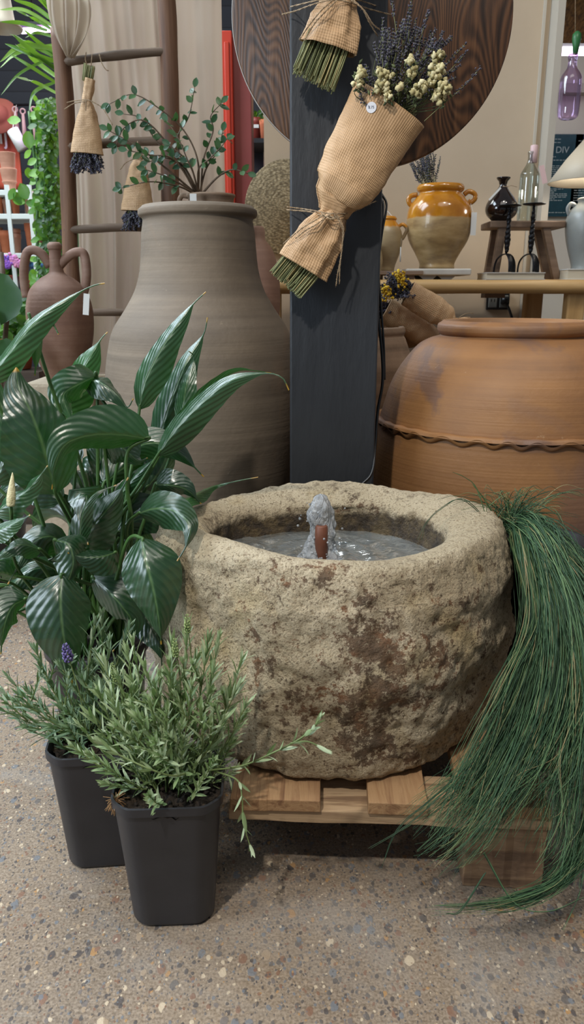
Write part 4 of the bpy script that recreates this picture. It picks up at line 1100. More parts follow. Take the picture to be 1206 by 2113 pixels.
twine(bq, [[(592, 427, 1.596), (625, 431, 1.59), (655, 436, 1.53), (675, 440, 1.52), (700, 441, 1.52), (728, 437, 1.55), (776, 415, 1.60)],
           [(592, 433, 1.596), (640, 437, 1.56), (668, 446, 1.52), (700, 448, 1.52), (715, 440, 1.54)],
           [(672, 441, 1.52), (650, 455, 1.51), (625, 470, 1.515), (600, 490, 1.52), (585, 503, 1.53)],
           [(678, 444, 1.52), (655, 462, 1.51), (632, 475, 1.515), (610, 492, 1.52)],
           [(690, 443, 1.515), (704, 462, 1.51), (708, 490, 1.52), (704, 530, 1.53), (697, 566, 1.54), (694, 590, 1.545)],
           [(695, 443, 1.515), (709, 470, 1.51), (707, 505, 1.52), (702, 550, 1.53), (701, 586, 1.54)],
           [(680, 446, 1.515), (700, 452, 1.51), (690, 440, 1.51), (672, 447, 1.515)], [(664, 440, 1.52), (684, 452, 1.51), (706, 446, 1.515)]])
from mathutils.bvhtree import BVHTree
wrap = [ch for ch in bq.children if ch.name.startswith('paper_wrap')][0]
bvh = BVHTree.FromPolygons([v.co+wl(bq) for v in wrap.data.vertices], [p.vertices[:] for p in wrap.data.polygons])
ray = (at(767, 222, 2.0)-Vector((0, 0, CH))).normalized()
hit, nrm, _, _ = bvh.ray_cast(Vector((0, 0, CH)), ray)
if nrm.dot(ray) > 0: nrm = -nrm
c = hit+nrm*0.0009
Q_ = nrm.to_track_quat('Z', 'Y').to_matrix()
ux_ = Vector((0, 0, 1)).cross(nrm).normalized(); uz_ = nrm.cross(ux_).normalized()
b = MB(); b.lathe([(0, 0), (0.0092, 0), (0.0092, 0.0004), (0, 0.0004)], (0, 0, 0), 32)
b.v = [tuple(c+ux_*x+uz_*y+nrm*z) for x, y, z in b.v]
st = b.build('round_price_sticker', M['sticker'], bq, smooth=False)
rot_ = Matrix((ux_, uz_, nrm)).transposed().to_euler()
text_mesh('lettering', '8.75', 0.0062, c+nrm*0.0007, M['ink'], st, rot=rot_, extrude=0.0001)
tips = []
for i in range(150):
    f = random.random(); x = lerp(745, 925, f)+random.gauss(0, 10)
    top = interp(x, [740, 760, 800, 850, 880, 940, 965], [150, 90, 45, 30, 45, 80, 120])
    y = random.uniform(top, top+95) if random.random() < .65 else random.uniform(top+60, 190)
    tips.append((x, y, BY+random.uniform(-.035, .03)))
tips += [(850, -2, BY), (846, 12, BY), (790, 38, BY), (808, -5, BY), (885, 22, BY), (962, 90, BY), (950, 135, BY-.01), (940, 160, BY-.02), (965, 105, BY)]
lav_heads(bq, (800, 255), tips, BY, 42, 0.038, r=0.0030, n=9)
ms, mf = MB(), MB()
P = cr([at(876, 250, BY-.02), at(915, 215, BY-.03), at(950, 185, BY-.03), at(990, 143, BY-.03)], 8)
ms.tube(P, 0.0006, 5)
for i in range(14, len(P)):
    for k in range(5): mf.octa(P[i]+Vector((random.gauss(0, .0016), random.gauss(0, .0016), random.gauss(0, .0016))), 0.0014, (P[i]-P[i-1]), 1.8, random.random())
ms.build('flower_stalks', M['drystem'], bq); mf.build('dried_lavender', M['dlav'], bq)
mf = MB(); mg = MB()
for (x, y, rr, n) in [(792, 150, 12, 26), (790, 178, 13, 30), (797, 197, 9, 14), (745, 150, 9, 16), (740, 170, 8, 14), (848, 125, 8, 14), (850, 148, 8, 14), (902, 118, 10, 20), (905, 140, 10, 20), (898, 158, 9, 14), (858, 190, 9, 16), (876, 178, 10, 18), (892, 170, 8, 14), (905, 195, 11, 20), (918, 185, 9, 14), (915, 172, 7, 10), (828, 180, 6, 8)]:
    for k in range(n):
        c = at(x+random.gauss(0, rr*.6), y+random.gauss(0, rr*.6), 1.49+random.uniform(-.008, .012))
        mf.blob(c, random.uniform(.0028, .0052), 8, 5, jit=.8, rnd=random.random())
    for k in range(7):
        c = at(x+random.gauss(0, rr), y+rr+random.gauss(0, rr), 1.50); mg.octa(c, .003, (random.gauss(0, 1), 0, 1), 2, random.random())
    mg.tube(cr([at(x, y, 1.50), at(x-4, y+30, 1.51), at(805, 235, BY)], 5), .0008, 4, rnd=.3)
mf.build('statice_flowers', M['statice'], bq); mg.build('statice_greens', M['greenbit'], bq)
# upper bouquet: only its foot hangs into view
random.seed(33)
b2 = thing('dried_flower_bouquet', 'kraft wrapped bouquet cut off by the top of the photo, only its stem end showing', 'bouquet', at(640, 180, 1.56))
loft_paper('paper_wrap', [(700, -6, 1.555, 26, .7, .1), (706, -22, 1.55, 40, .6, .08), (725, -70, BY, 66, .45, .03), (760, -150, BY, 82, .42, .005)], b2, folds=6, seg=80)
loft_paper('paper_skirt', [(700, -8, 1.552, 26, .7, .10), (698, 10, 1.55, 36, .6, .13), (690, 45, 1.545, 50, .5, .12), (677, 100, 1.545, 60, .48, .08)], b2, folds=7, ph=2.2)
stem_bundle(b2, (680, 85), (647, 168), 45, 47, 190, 1.55, 1.55, 0.5)
twine(b2, [[(582, 30, 1.596), (612, 22, 1.58), (650, 8, 1.53), (690, 0, 1.52), (725, 6, 1.53), (760, 18, 1.57), (812, 32, 1.60)],
           [(600, 14, 1.596), (650, 2, 1.53), (700, -6, 1.52), (740, 0, 1.54), (776, 12, 1.60)],
           [(725, 0, 1.525), (748, 18, 1.52), (762, 45, 1.53), (780, 75, 1.55)], [(730, 0, 1.525), (752, 22, 1.52), (770, 50, 1.53), (785, 62, 1.54)],
           [(690, -2, 1.52), (665, 20, 1.51), (640, 50, 1.52), (618, 82, 1.53)], [(698, -2, 1.52), (674, 22, 1.51), (650, 48, 1.52), (628, 84, 1.53)]])
# ------------------------------------------------------------------ ladder
LYD = 2.5
lad = thing('wooden_ladder', 'rustic old wooden ladder standing before the linen curtain', 'ladder', (at(240, 600, LYD).x, LYD, 0))
def pole(name, pts, r, mat, par, knob=0.15, seg=14):
    P = cr(pts, 10); b = MB()
    b.tube(P, [r*(1+knob*mnoise.noise(Vector((p.x*9, p.y*9, p.z*9)))) for p in P], seg); return b.build(name, mat, par)
lb = at(152, 620, LYD); rb_ = at(352, 420, LYD)
pole('rail', [at(124, 60, LYD), at(137, 250, LYD), at(142, 420, LYD), lb, Vector((lb.x+.03, LYD, .45)), Vector((lb.x+.04, LYD, 0.0))], 0.0245, M['ladder'], lad)
pole('rail', [at(338, -80, LYD), at(347, 60, LYD), at(352, 250, LYD), rb_, Vector((rb_.x+.0, LYD, .6)), Vector((rb_.x+.01, LYD, 0.0))], 0.0265, M['ladder'], lad)
for (y0, y1) in ((128, 105), (303, 290), (475, 468), (645, 648), (-60, -80)):
    pole('rung', [at(134, y0, LYD-.01), at(240, (y0+y1)/2-2, LYD-.012), at(350, y1, LYD-.01)], 0.0125, M['rung'], lad, 0.25, 10)
for z in (0.62, 0.36):
    pole('rung', [Vector((lb.x+.02, LYD-.01, z)), Vector((rb_.x, LYD-.01, z))], 0.0125, M['rung'], lad, 0.25, 10)
# ------------------------------------------------------------------ linen curtain
CYD = 2.62
xa, xb = at(118, 300, CYD).x, at(462, 300, CYD).x; zt = at(200, -40, CYD).z
def cloth(u, v):
    z = lerp(zt, 0.12, v); x = lerp(xa, xb, u)
    amp = lerp(0.018, 0.045, v)*(0.45 if u > .72 else 1)*(.7+.6*mnoise.noise(Vector((u*6, v*1.5, 3))))
    y = CYD+0.03+amp*math.sin(u*34+1.5*math.sin(v*2+u*5))+0.35*amp*math.sin(u*77+v*2)
    x += 0.012*math.sin(u*30+v*3)*v + (0.03*(1-u)*math.sin(v*5))
    return Vector((x, y, z))
b = MB(); b.grid(cloth, 220, 60)
def swag(u, v):
    # a gathered fall of cloth thrown over the left rail
    x0, x1 = at(100+v*35, 60, 2.44).x, at(190-v*45+20*math.sin(v*3), 60, 2.44).x
    z = lerp(at(110, -30, 2.44).z, at(150, 118, 2.44).z, v)
    return Vector((lerp(x0, x1, u)-0.02*math.sin(v*3)*(1-u), 2.44+0.018*math.sin(u*22+v*2), z-0.03*u*(1-v)))
cu = thing('linen_curtain', 'sheer beige linen curtain hanging in folds behind the ladder', 'curtain', (0.5*(xa+xb), CYD, 0))
b.build('cloth', M['cloth'], cu)
b = MB(); b.grid(swag, 60, 30); b.build('draped_end', M['cloth'], cu)
b = MB(); b.tube([Vector((xa-.1, CYD+.03, zt)), Vector((xb+.1, CYD+.03, zt))], 0.014, 12); b.build('curtain_rod', M['rung'], cu)
# ------------------------------------------------------------------ small bouquets hung on the ladder
def hung_bouquet(label, hang, tie, mouth, hwm, Y, stem_top, seed, twl, n=60):
    random.seed(seed)
    t = thing('hanging_lavender_bunch', label, 'bouquet', at(mouth[0], mouth[1]+30, Y), group=None)
    cx, cy = tie; mx, my = mouth
    loft_paper('paper_wrap', [(stem_top[0], stem_top[1]+28, Y, 11, .8, .08), (cx, cy-8, Y, 10, .8, .1), (cx, cy+2, Y, 9, .8, .1), (cx, cy+22, Y, 17, .6, .08), (lerp(cx, mx, .4), lerp(cy, my, .45), Y, hwm*.72, .5, .03), (lerp(cx, mx, .75), lerp(cy, my, .78), Y, hwm*.88, .45, .02), (mx, my, Y, hwm, .42, .01)], t, folds=6, seg=72)
    if stem_top[1] < cy-40: stem_bundle(t, (cx, cy-40), stem_top, 10, 11, n, Y, Y, 0.7, 0.0012)
    tips = [(mx+random.uniform(-1, 1)*hwm*.98, my+random.uniform(8, 40), Y+random.uniform(-.02, .02)) for i in range(90)]
    lav_heads(t, (mx, my-30), tips, Y, hwm*.7, 0.03, r=0.0042, n=7, stemr=.0008)
    twine(t, twl, 0.0014)
hung_bouquet('kraft wrapped lavender bunch hanging head down from the top ladder rung', None, (180, 208), (180, 318), 34, 2.44, (185, 135), 41,
             [[(178, 108, 2.47), (176, 122, 2.45), (180, 136, 2.44)], [(190, 112, 2.475), (189, 124, 2.45), (188, 136, 2.44)], [(205, 112, 2.47), (210, 130, 2.45), (218, 143, 2.44), (224, 146, 2.44)],
              [(138, 212, 2.43), (155, 208, 2.43), (178, 206, 2.42), (195, 212, 2.42), (215, 224, 2.42)], [(133, 226, 2.43), (152, 214, 2.43), (178, 209, 2.42)], [(178, 206, 2.42), (177, 228, 2.42)], [(212, 222, 2.42), (225, 244, 2.42), (232, 258, 2.42)]])
hung_bouquet('short kraft wrapped lavender bunch hanging behind the ficus twigs', None, (284, 326), (284, 436), 34, 2.44, (284, 300), 42,
             [[(284, 292, 2.47), (283, 310, 2.44), (284, 326, 2.42)], [(284, 326, 2.42), (262, 334, 2.42), (248, 350, 2.42)], [(284, 326, 2.42), (300, 336, 2.42), (296, 352, 2.42)]])
# ------------------------------------------------------------------ ficus twigs in a clay pot on a stand
random.seed(55)
FY = 2.32
fz = at(436, 440, FY).z
fx = at(436, 420, FY).x
b = MB(); b.box((fx, FY, fz/2-0.006), (0.10, 0.11, fz-0.012)); b.box((fx, FY, fz-0.012), (0.115, 0.13, 0.02)); b.build('plant_stand', M['crate'], None, smooth=False, bevel=.003, label='dark wooden plant stand hidden behind the tall jar', category='stand')
fp = thing('potted_ficus', 'clay handled pot of leafy ficus twigs behind the tall jar rim', 'potted plant', (fx, FY, fz))
r1 = 50*mpp(FY, fz); zt_ = at(436, 402, FY).z
b = MB(); b.lathe([(0, fz), (r1*.8, fz), (r1*.92, lerp(fz, zt_, .5)), (r1*.95, zt_-.008), (r1, zt_-.006), (r1, zt_), (r1*.93, zt_), (r1*.9, zt_-.015), (0, zt_-.015)], (fx, FY, 0), 48, close=False); b.build('pot', M['rustic'], fp)
b = MB(); b.tube(cr([at(388, 405, FY), at(376, 404, FY), at(371, 414, FY), at(376, 428, FY)], 6), .007, 8); b.build('handle', M['rustic'], fp)
b = MB(); b.box(at(399, 411, FY-.09), (.018, .001, .028)); b.build('price_card', M['tag'], fp, smooth=False)
tw, lf = MB(), MB()
def round_leaf(mb, p, d, up, L, w, rnd):
    d = Vector(d).normalized(); s = d.cross(up); s = s.normalized() if s.length > 1e-3 else d.orthogonal().normalized(); n_ = s.cross(d)
    pr = (0.25, .85, 1.0, .8, .08); vs = []
    for i in range(5):
        t = i/4; c = p+d*L*t+n_*(-0.1*L*t*t)
        vs += [c-s*w*pr[i]+n_*w*.2, c, c+s*w*pr[i]+n_*w*.2]
    fs = []
    for i in range(4): a = i*3; fs += [(a, a+1, a+4, a+3), (a+1, a+2, a+5, a+4)]
    mb.add(vs, fs, rnd=rnd)
def twig(pts, Y0, step=0.021, L=.025, bare=.33):
    P = cr([at(x, y, Y0+dy) for x, y, dy in pts], 10); n = len(P)
    tw.tube(P, [.0032*(1-.7*i/n) for i in range(n)], 6)
    d = 0; k = 0
    for i in range(1, n):
        d += (P[i]-P[i-1]).length
        if i > n*bare and d > step*random.uniform(.7, 1.3):
            d = 0; t = (P[i]-P[i-1]).normalized()
            for s in (-1, 1) if random.random() < .7 else (random.choice((-1, 1)),):
                a = random.random()*6.28; o = (t.orthogonal().normalized()*math.cos(a)+t.cross(t.orthogonal()).normalized()*math.sin(a))*s
                round_leaf(lf, P[i], t*.6+o, Vector((random.gauss(0, .4), -1, .5+random.gauss(0, .4))), L*random.uniform(.75, 1.2), L*.32, random.random())
    t = (P[-1]-P[-2]).normalized(); round_leaf(lf, P[-1], t, Vector((0, -1, .3)), L, L*.33, .6)
for pts in ([(410, 402, 0), (408, 330, 0), (380, 270, 0), (330, 225, -.02), (275, 195, -.03), (225, 215, -.03)],
            [(410, 402, 0), (385, 350, 0), (365, 290, .02), (390, 240, .02), (402, 180, .02)],
            [(415, 402, 0), (420, 330, 0), (440, 270, 0), (435, 240, 0), (458, 212, 0)],
            [(412, 402, 0), (425, 350, 0), (450, 310, 0), (460, 270, 0)],
            [(415, 402, 0), (450, 365, -.03), (480, 350, -.04), (512, 358, -.05)],
            [(405, 402, 0), (370, 385, -.05), (310, 375, -.1), (250, 388, -.1)],
            [(405, 400, 0), (340, 345, -.04), (280, 300, -.06), (222, 268, -.06)],
            [(405, 400, 0), (355, 310, 0), (300, 250, -.02), (258, 262, -.03), (240, 300, -.03)],
            [(408, 400, 0), (370, 330, .03), (330, 300, .03), (290, 245, .03), (255, 235, .03)],
            [(408, 400, 0), (360, 330, -.05), (310, 320, -.07), (262, 310, -.07)],
            [(410, 400, 0), (395, 345, -.02), (375, 320, -.03), (350, 300, -.03)],
            [(410, 400, 0), (410, 350, -.02), (430, 330, -.03), (455, 305, -.03), (470, 285, 0)],
            [(400, 395, 0), (345, 365, -.05), (300, 350, -.06)],
            [(410, 400, 0), (400, 360, -.03), (385, 325, -.05), (368, 285, -.05), (345, 250, -.04)],
            [(410, 400, 0), (380, 345, -.03), (340, 325, -.05), (305, 335, -.05)]):
    twig(pts, FY)
tw.build('twigs', M['twig'], fp); lf.build('foliage', M['euc'], fp)
# ------------------------------------------------------------------ bench behind, and what stands on it
TY = 2.50
zb = at(1000, 577, TY).z; xl_b = at(520, 600, TY).x; xr_b = 1.75
bench = thing('wooden_bench', 'long pale debarked pine bench along the beige wall', 'bench', (0.6, TY+.18, 0))
b = MB(); P = [Vector((lerp(xl_b, xr_b, i/40), TY+.02+0.002*math.sin(i), zb-.021)) for i in range(41)]
b.tube(P, [0.0215*(1+.03*math.sin(i*.7)) for i in range(41)], 16); b.build('front_rail', M['bench'], bench)
b = MB(); b.box(((xl_b+xr_b)/2, TY+.22, zb-.012), (xr_b-xl_b, .38, .024)); b.build('seat_board', M['bench'], bench, smooth=False, bevel=.003)
for px in (1186, 560):
    x = at(px, 640, TY+.05).x
    b = MB(); b.box((x, TY+.06, (zb-.03)/2), (.058, .05, zb-.03)); b.build('leg', M['bench_z'], bench, smooth=False, bevel=.006)
    b = MB(); b.box((x-.052 if px > 600 else x, TY+.33, (zb-.03)/2), (.06, .05, zb-.03)); b.build('leg', M['bench_z'], bench, smooth=False, bevel=.006)
def lathe_px(cx, Y, rows, base_z=None, seg=64, inner=True, wall=.006, top_open=True):
    pr = px_profile(cx, Y, rows); zb_ = pr[0][1] if base_z is None else base_z; sh = zb_-pr[0][1]
    pr = [(r, z+sh*(1-(z-pr[0][1])/(pr[-1][1]-pr[0][1]))) for r, z in pr]
    o = smooth_prof(pr, 4); rt = o[-1][0]
    inn = [(max(.001, rt-wall), o[-1][1]), (max(.001, rt-wall*1.5), o[-1][1]-.02), (0, o[-1][1]-.025)] if inner else []
    b = MB(); b.lathe([(0, o[0][1])]+o+inn, (at(cx, rows[0][0], Y).x, Y, 0), seg, wob=.006); return b
def jar_handles(t, Y, sets, r, mat):
    for pts in sets:
        b = MB(); b.tube(cr([at(x, y, Y) for x, y in pts], 6), r, 8, flat=1.3); b.build('handle', mat, t)
# footed trivet and honey glazed jar
VY = 2.62
tz = at(910, 556, VY).z
tr = thing('marble_trivet', 'low white marble stand on feet under the big honey glazed jar', 'trivet', (at(910, 560, VY).x, VY, zb))
x0, x1 = at(838, 556, VY-.08).x, at(972, 556, VY-.08).x; cxm = (x0+x1)/2
b = MB(); b.box((cxm, VY, tz-.010), (x1-x0, .19, .020)); b.build('slab', M['marble'], tr, smooth=False, bevel=.004)
for s in (-1, 1):
    for yy in (-.06, .06):
        b = MB(); b.prism([(cxm+s*.030-.03, tz-.02), (cxm+s*.030+.03, tz-.02), (cxm+s*.030+.014, zb+.001), (cxm+s*.030-.014, zb+.001)], VY+yy-.012, VY+yy+.012); b.build('foot', M['marble'], tr, smooth=False)
jz = tz
HJ = thing('honey_glazed_jar', 'large honey glazed clay jar with two lug handles on the marble stand', 'jar', (at(910, 550, VY).x, VY, jz))
lathe_px(910, VY, [(382, 46), (388, 49), (394, 47), (399, 43), (410, 52), (425, 62), (445, 66), (470, 66), (495, 60), (520, 46), (540, 36), (549, 36), (553, 34)], jz, 72).build('body', M['glaze'], HJ)
jar_handles(HJ, VY, [[(958, 402), (968, 395), (980, 400), (981, 410), (972, 418), (966, 414)], [(862, 402), (850, 404), (844, 412), (847, 422), (856, 424)]], .0058, M['glaze'])
b = MB(); b.box(at(978, 462, VY-.06), (.017, .001, .068)); b.tube([at(972, 420, VY-.05), at(978, 441, VY-.06)], .0006, 4); b.build('price_card', M['tag'], HJ, smooth=False)
random.seed(61)
dl = thing('dried_lavender_stems', 'sheaf of dried lavender standing in the big honey glazed jar', 'dried flowers', at(890, 400, VY))
lav_heads(dl, (890, 400), [(random.gauss(880, 14), random.uniform(305, 350), VY+random.uniform(-.03, .03)) for i in range(46)]+[(846+random.random()*10, random.uniform(325, 345), VY) for i in range(4)], VY, 10, .06, r=.003, n=10)
# smaller honey jar on a brown board
SY = 2.60
bd = thing('brown_board', 'thin brown wooden board on the bench under the small honey jar', 'board', (at(812, 565, SY).x, SY, zb))
b = MB(); bz = at(812, 560, SY).z; b.box((at(812, 565, SY).x, SY, bz-.006), (at(866, 560, SY).x-at(758, 560, SY).x, .16, .012)); b.build('board', M['stool'], bd, smooth=False, bevel=.002)
for s in (-1, 1):
    b = MB(); b.box((at(812, 565, SY).x+s*.05, SY, (bz-.012+zb)/2), (.02, .12, bz-.012-zb)); b.build('batten', M['stool'], bd, smooth=False)
sj = thing('small_honey_jar', 'small honey glazed clay jar with one loop handle beside the post', 'jar', (at(795, 558, SY).x, SY, bz))
lathe_px(795, SY, [(447, 22), (452, 25), (456, 23), (462, 27), (478, 35), (500, 37), (520, 33), (545, 24), (557, 22)], bz, 56).build('body', M['glaze2'], sj)
jar_handles(sj, SY, [[(822, 468), (832, 463), (840, 472), (836, 484), (830, 494)]], .0042, M['glaze2'])
b = MB(); b.tube(cr([at(796, 432, SY), at(806, 442, SY), at(815, 455, SY), at(822, 465, SY)], 6), .0016, 6); b.tube(cr([at(829, 492, SY-.03), at(828, 510, SY-.03)], 3), .0005, 4); b.box(at(827, 525, SY-.035), (.004, .001, .045)); b.build('hanging_tag', M['tag'], sj)
b = lathe_px(776, 2.535, [(505, 6), (510, 10), (530, 15), (550, 14), (570, 11)], zb, 32); b.build('amber_jug', M['glaze2'], None, label='small amber jug almost hidden behind the edge of the post', category='jug')
# stool
KY = 2.66
zs = at(1078, 459, KY).z
stl = thing('small_stool', 'small dark wooden stool standing on the bench with splayed legs', 'stool', (at(1078, 560, KY).x, KY, zb))
xs0, xs1 = at(1002, 465, KY).x, at(1155, 465, KY).x
b = MB(); b.box(((xs0+xs1)/2, KY, zs-.0105), (xs1-xs0, .13, .021)); b.build('seat', M['stool'], stl, smooth=False, bevel=.004)
for (xt, xbm) in ((1030, 1012), (1118, 1140)):
    for yy in (-.045, .045):
        a, e = at(xt, 468, KY), at(xbm, 575, KY); e.z = zb; b = MB()
        w = .0125
        b.prism([(a.x-w, zs-.02), (a.x+w, zs-.02), (e.x+w, zb), (e.x-w, zb)], KY+yy-.012, KY+yy+.012); b.build('leg', M['stool'], stl, smooth=False, bevel=.002)
# black vase and clear bottle on the stool
vz = zs
vs_ = thing('black_vase', 'black glazed pear shaped vase with flared lip on the stool', 'vase', (at(1040, 455, KY).x, KY-.02, vz))
lathe_px(1040, KY-.02, [(366, 14), (369, 13.5), (376, 8), (383, 7.5), (390, 11), (402, 20), (418, 30), (432, 33), (444, 29), (453, 20), (457, 18)], vz, 56).build('body', M['black_glaze'], vs_)
b = MB(); b.tube([at(1040, 386, KY-.02)+Vector((.013*math.cos(a), .013*math.sin(a), 0)) for a in np.linspace(0, 2*PI, 20)], .0012, 5); b.tube(cr([at(1046, 386, KY-.035), at(1056, 383, KY-.04), at(1068, 386, KY-.04)], 4), .001, 5); b.build('string', M['twine'], vs_)
b = MB(); p = at(1022, 400, KY-.055); b.box(p, (.006, .001, .05), Matrix.Rotation(.75, 3, 'Y')); b.build('price_card', M['tag'], vs_, smooth=False)
bo = thing('glass_bottle', 'tall clear glass bottle with pink label card on the stool', 'bottle', (at(1098, 455, KY+.02).x, KY+.02, vz))
lathe_px(1098, KY+.02, [(313, 7), (316, 7.5), (320, 6.5), (334, 7), (345, 12), (356, 18), (364, 19.5), (400, 20), (440, 20), (456, 19), (458, 17)], vz, 48).build('body', M['glass'], bo)
b = MB(); b.lathe([(0, 0), (.012, 0), (.012, .05), (.010, .052), (0, .052)], tuple(at(1101, 336, KY+.02)), 16); b.build('neck_paper', M['pinktag'], bo)
b = MB(); p = at(1122, 360, KY-.02); b.box(p, (.016, .001, .055), Matrix.Rotation(-.3, 3, 'Y')); b.build('price_card', M['pinktag'], bo, smooth=False)
# iron candle holders on a book
QY = 2.525
bz2 = at(1063, 562, QY).z
bk = thing('closed_book', 'closed grey book lying on the bench under the iron candle holders', 'book', (at(1063, 570, QY).x, QY, zb))
xb0, xb1 = at(1003, 570, QY).x, at(1124, 570, QY).x
b = MB(); b.box(((xb0+xb1)/2, QY+.055, zb+.0015), (xb1-xb0, .13, .003)); b.box(((xb0+xb1)/2, QY+.055, bz2-.0015), (xb1-xb0, .13, .003)); b.build('cover', M['book'], bk, smooth=False)
b = MB(); b.box(((xb0+xb1)/2, QY+.057, (zb+bz2)/2), (xb1-xb0-.004, .126, bz2-zb-.006)); b.build('pages', M['pages'], bk, smooth=False)
for (nm, cx, cyt, cup, lab, legs) in (('iron_candle_holder', 1043, 395, 0, 'black wrought iron candle holder with twisted stem, the left one on the book', ((1014, 1052), (1066, 1052))), ('iron_candle_holder', 1092, 425, 1, 'black wrought iron candle holder with drip pan, the right one on the book', ((1068, 1), (1116, 1)))):
    c = at(cx, 562, QY+.05); h = thing(nm, lab, 'candle holder', (c.x, QY+.05, bz2))
    b = MB(); zt2 = at(cx, 425 if cup else 428, QY+.05).z; z0 = at(cx, 525, QY+.05).z
    for i in range(90):
        pass
    Pz = np.linspace(z0, zt2, 70)
    rad = [interp((z-z0)/(zt2-z0), [0, .08, .3, .6, .68, .72, 1], [.002, .006, .0095, .006, .005, .0075, .0035]) for z in Pz]
    b.tube([Vector((c.x+.0012*math.cos(i*.9), QY+.05+.0012*math.sin(i*.9), z)) for i, z in enumerate(Pz)], [r*(1+.12*math.sin(i*1.8)) for i, r in enumerate(rad)], 10); b.build('twisted_stem', M['iron'], h)
    b = MB(); b.lathe([(0, 0), (.010, 0), (.034, .004), (.036, .007), (.030, .006), (.008, .005), (0, .005)], (c.x, QY+.05, zt2), 28); b.build('drip_pan', M['iron'], h)
    for k, ang in enumerate((0.5, PI-.5, PI*1.5+.2)):
        R = .036; b = MB(); Q = []
        for s in np.linspace(0, PI*.5, 14):
            Q.append(Vector((c.x+R*math.sin(s)*math.cos(ang), QY+.05+R*math.sin(s)*math.sin(ang), bz2+.0015+(z0-bz2)*math.cos(s)**.7)))
        b2_ = MB(); seg_w = .0075
        n_ = len(Q); tv = Vector((-math.sin(ang), math.cos(ang), 0))*seg_w
        vs2 = [];
        for q in Q: vs2 += [q-tv, q+tv]
        b2_.add(vs2, [(i*2, i*2+1, i*2+3, i*2+2) for i in range(n_-1)]); b2_.build('arched_foot', M['iron'], h, solid=.0025)
# lamp
PY_ = 2.60
lz = at(1206, 556, PY_).z
lbk = thing('closed_book', 'pale closed book at the right end of the bench under the lamp', 'book', (at(1215, 570, PY_).x, PY_, zb))
xq0, xq1 = at(1168, 565, PY_-.06).x, at(1275, 565, PY_-.06).x
for k, nm in enumerate(('cover', 'pages')):
    b = MB()
    if k == 0: b.box(((xq0+xq1)/2, PY_, zb+.0015), (xq1-xq0, .15, .003)); b.box(((xq0+xq1)/2, PY_, lz-.0015), (xq1-xq0, .15, .003))
    else: b.box(((xq0+xq1)/2, PY_, (zb+lz)/2), (xq1-xq0-.006, .144, lz-zb-.006))
    b.build(nm, M['tag'] if k == 0 else M['pages'], lbk, smooth=False)
lam = thing('table_lamp', 'table lamp with grey handled jar base and cream conical shade at the right edge', 'lamp', (at(1222, 556, PY_).x, PY_, lz))
lathe_px(1222, PY_, [(408, 24), (411, 28), (418, 26), (426, 34), (442, 44), (465, 47), (490, 44), (520, 36), (545, 28), (554, 28)], lz, 56).build('jar_base', M['greyjar'], lam)
jar_handles(lam, PY_, [[(1190, 426), (1180, 421), (1173, 430), (1176, 442), (1184, 450)]], .0055, M['greyjar'])
cl = at(1225, 377, PY_); rs = 90*mpp(PY_, cl.z); zt3 = at(1225, 283, PY_).z
b = MB(); b.lathe([(rs, cl.z), (lerp(rs, .04, .5), lerp(cl.z, zt3, .52)), (.035, zt3)], (cl.x, PY_, 0), 64, close=False); b.build('lamp_shade', M['shade'], lam, solid=.0015)
b = MB(); b.tube([Vector((cl.x, PY_, at(1222, 410, PY_).z)), Vector((cl.x, PY_, cl.z+.02))], .006, 8); b.build('lamp_stem', M['iron'], lam)
b = MB(); b.blob((cl.x, PY_, cl.z+.045), .024, 16, 10); b.build('bulb', M['bulb'], lam)
bl = bpy.data.lights.new('lamp_bulb_light', 'POINT'); bl.energy = 2.2; bl.color = (1, .93, .82); bl.shadow_soft_size = .03
o = bpy.data.objects.new('lamp_bulb_light', bl); COL.objects.link(o); o.location = (cl.x, PY_, cl.z+.012)
b = MB(); b.tube(cr([at(1130, 459, PY_+.1), at(1160, 460, PY_+.1), at(1195, 462, PY_+.1)], 6), .0018, 6); b.build('lamp_wire', M['iron'], lam)
# socket below the bench
skp = at(1028, 622, YB-.01)
sk = thing('wall_socket', 'grey double wall socket under the bench with a black plug', 'socket', (skp.x, YB, skp.z-.03))
b = MB(); b.box((skp.x, YB-.008, skp.z), (.085, .014, .06)); b.build('plate', M['cable'], sk, smooth=False, bevel=.002)
for dx in (-.021, .021):
    b = MB(); b.box((skp.x+dx, YB-.017, skp.z), (.032, .006, .045)); b.build('outlet', M['socket'], sk, smooth=False, bevel=.002)
    b = MB()
    for q in (-.006, .006): b.box((skp.x+dx+q, YB-.0205, skp.z+.004), (.003, .002, .010))
    b.build('slots', M['cable'], sk, smooth=False)
b = MB(); b.tube(cr([at(1044, 622, YB-.04), at(1052, 640, YB-.05), at(1060, 665, YB-.06)], 6), .005, 8); b.box(at(1043, 620, YB-.035), (.025, .03, .025)); b.build('plug_cord', M['cable'], sk)
b = MB(); b.box(at(1018, 608, TY+.3), (.07, .06, .022)); b.build('bench_bracket', M['stool'], bench, smooth=False)
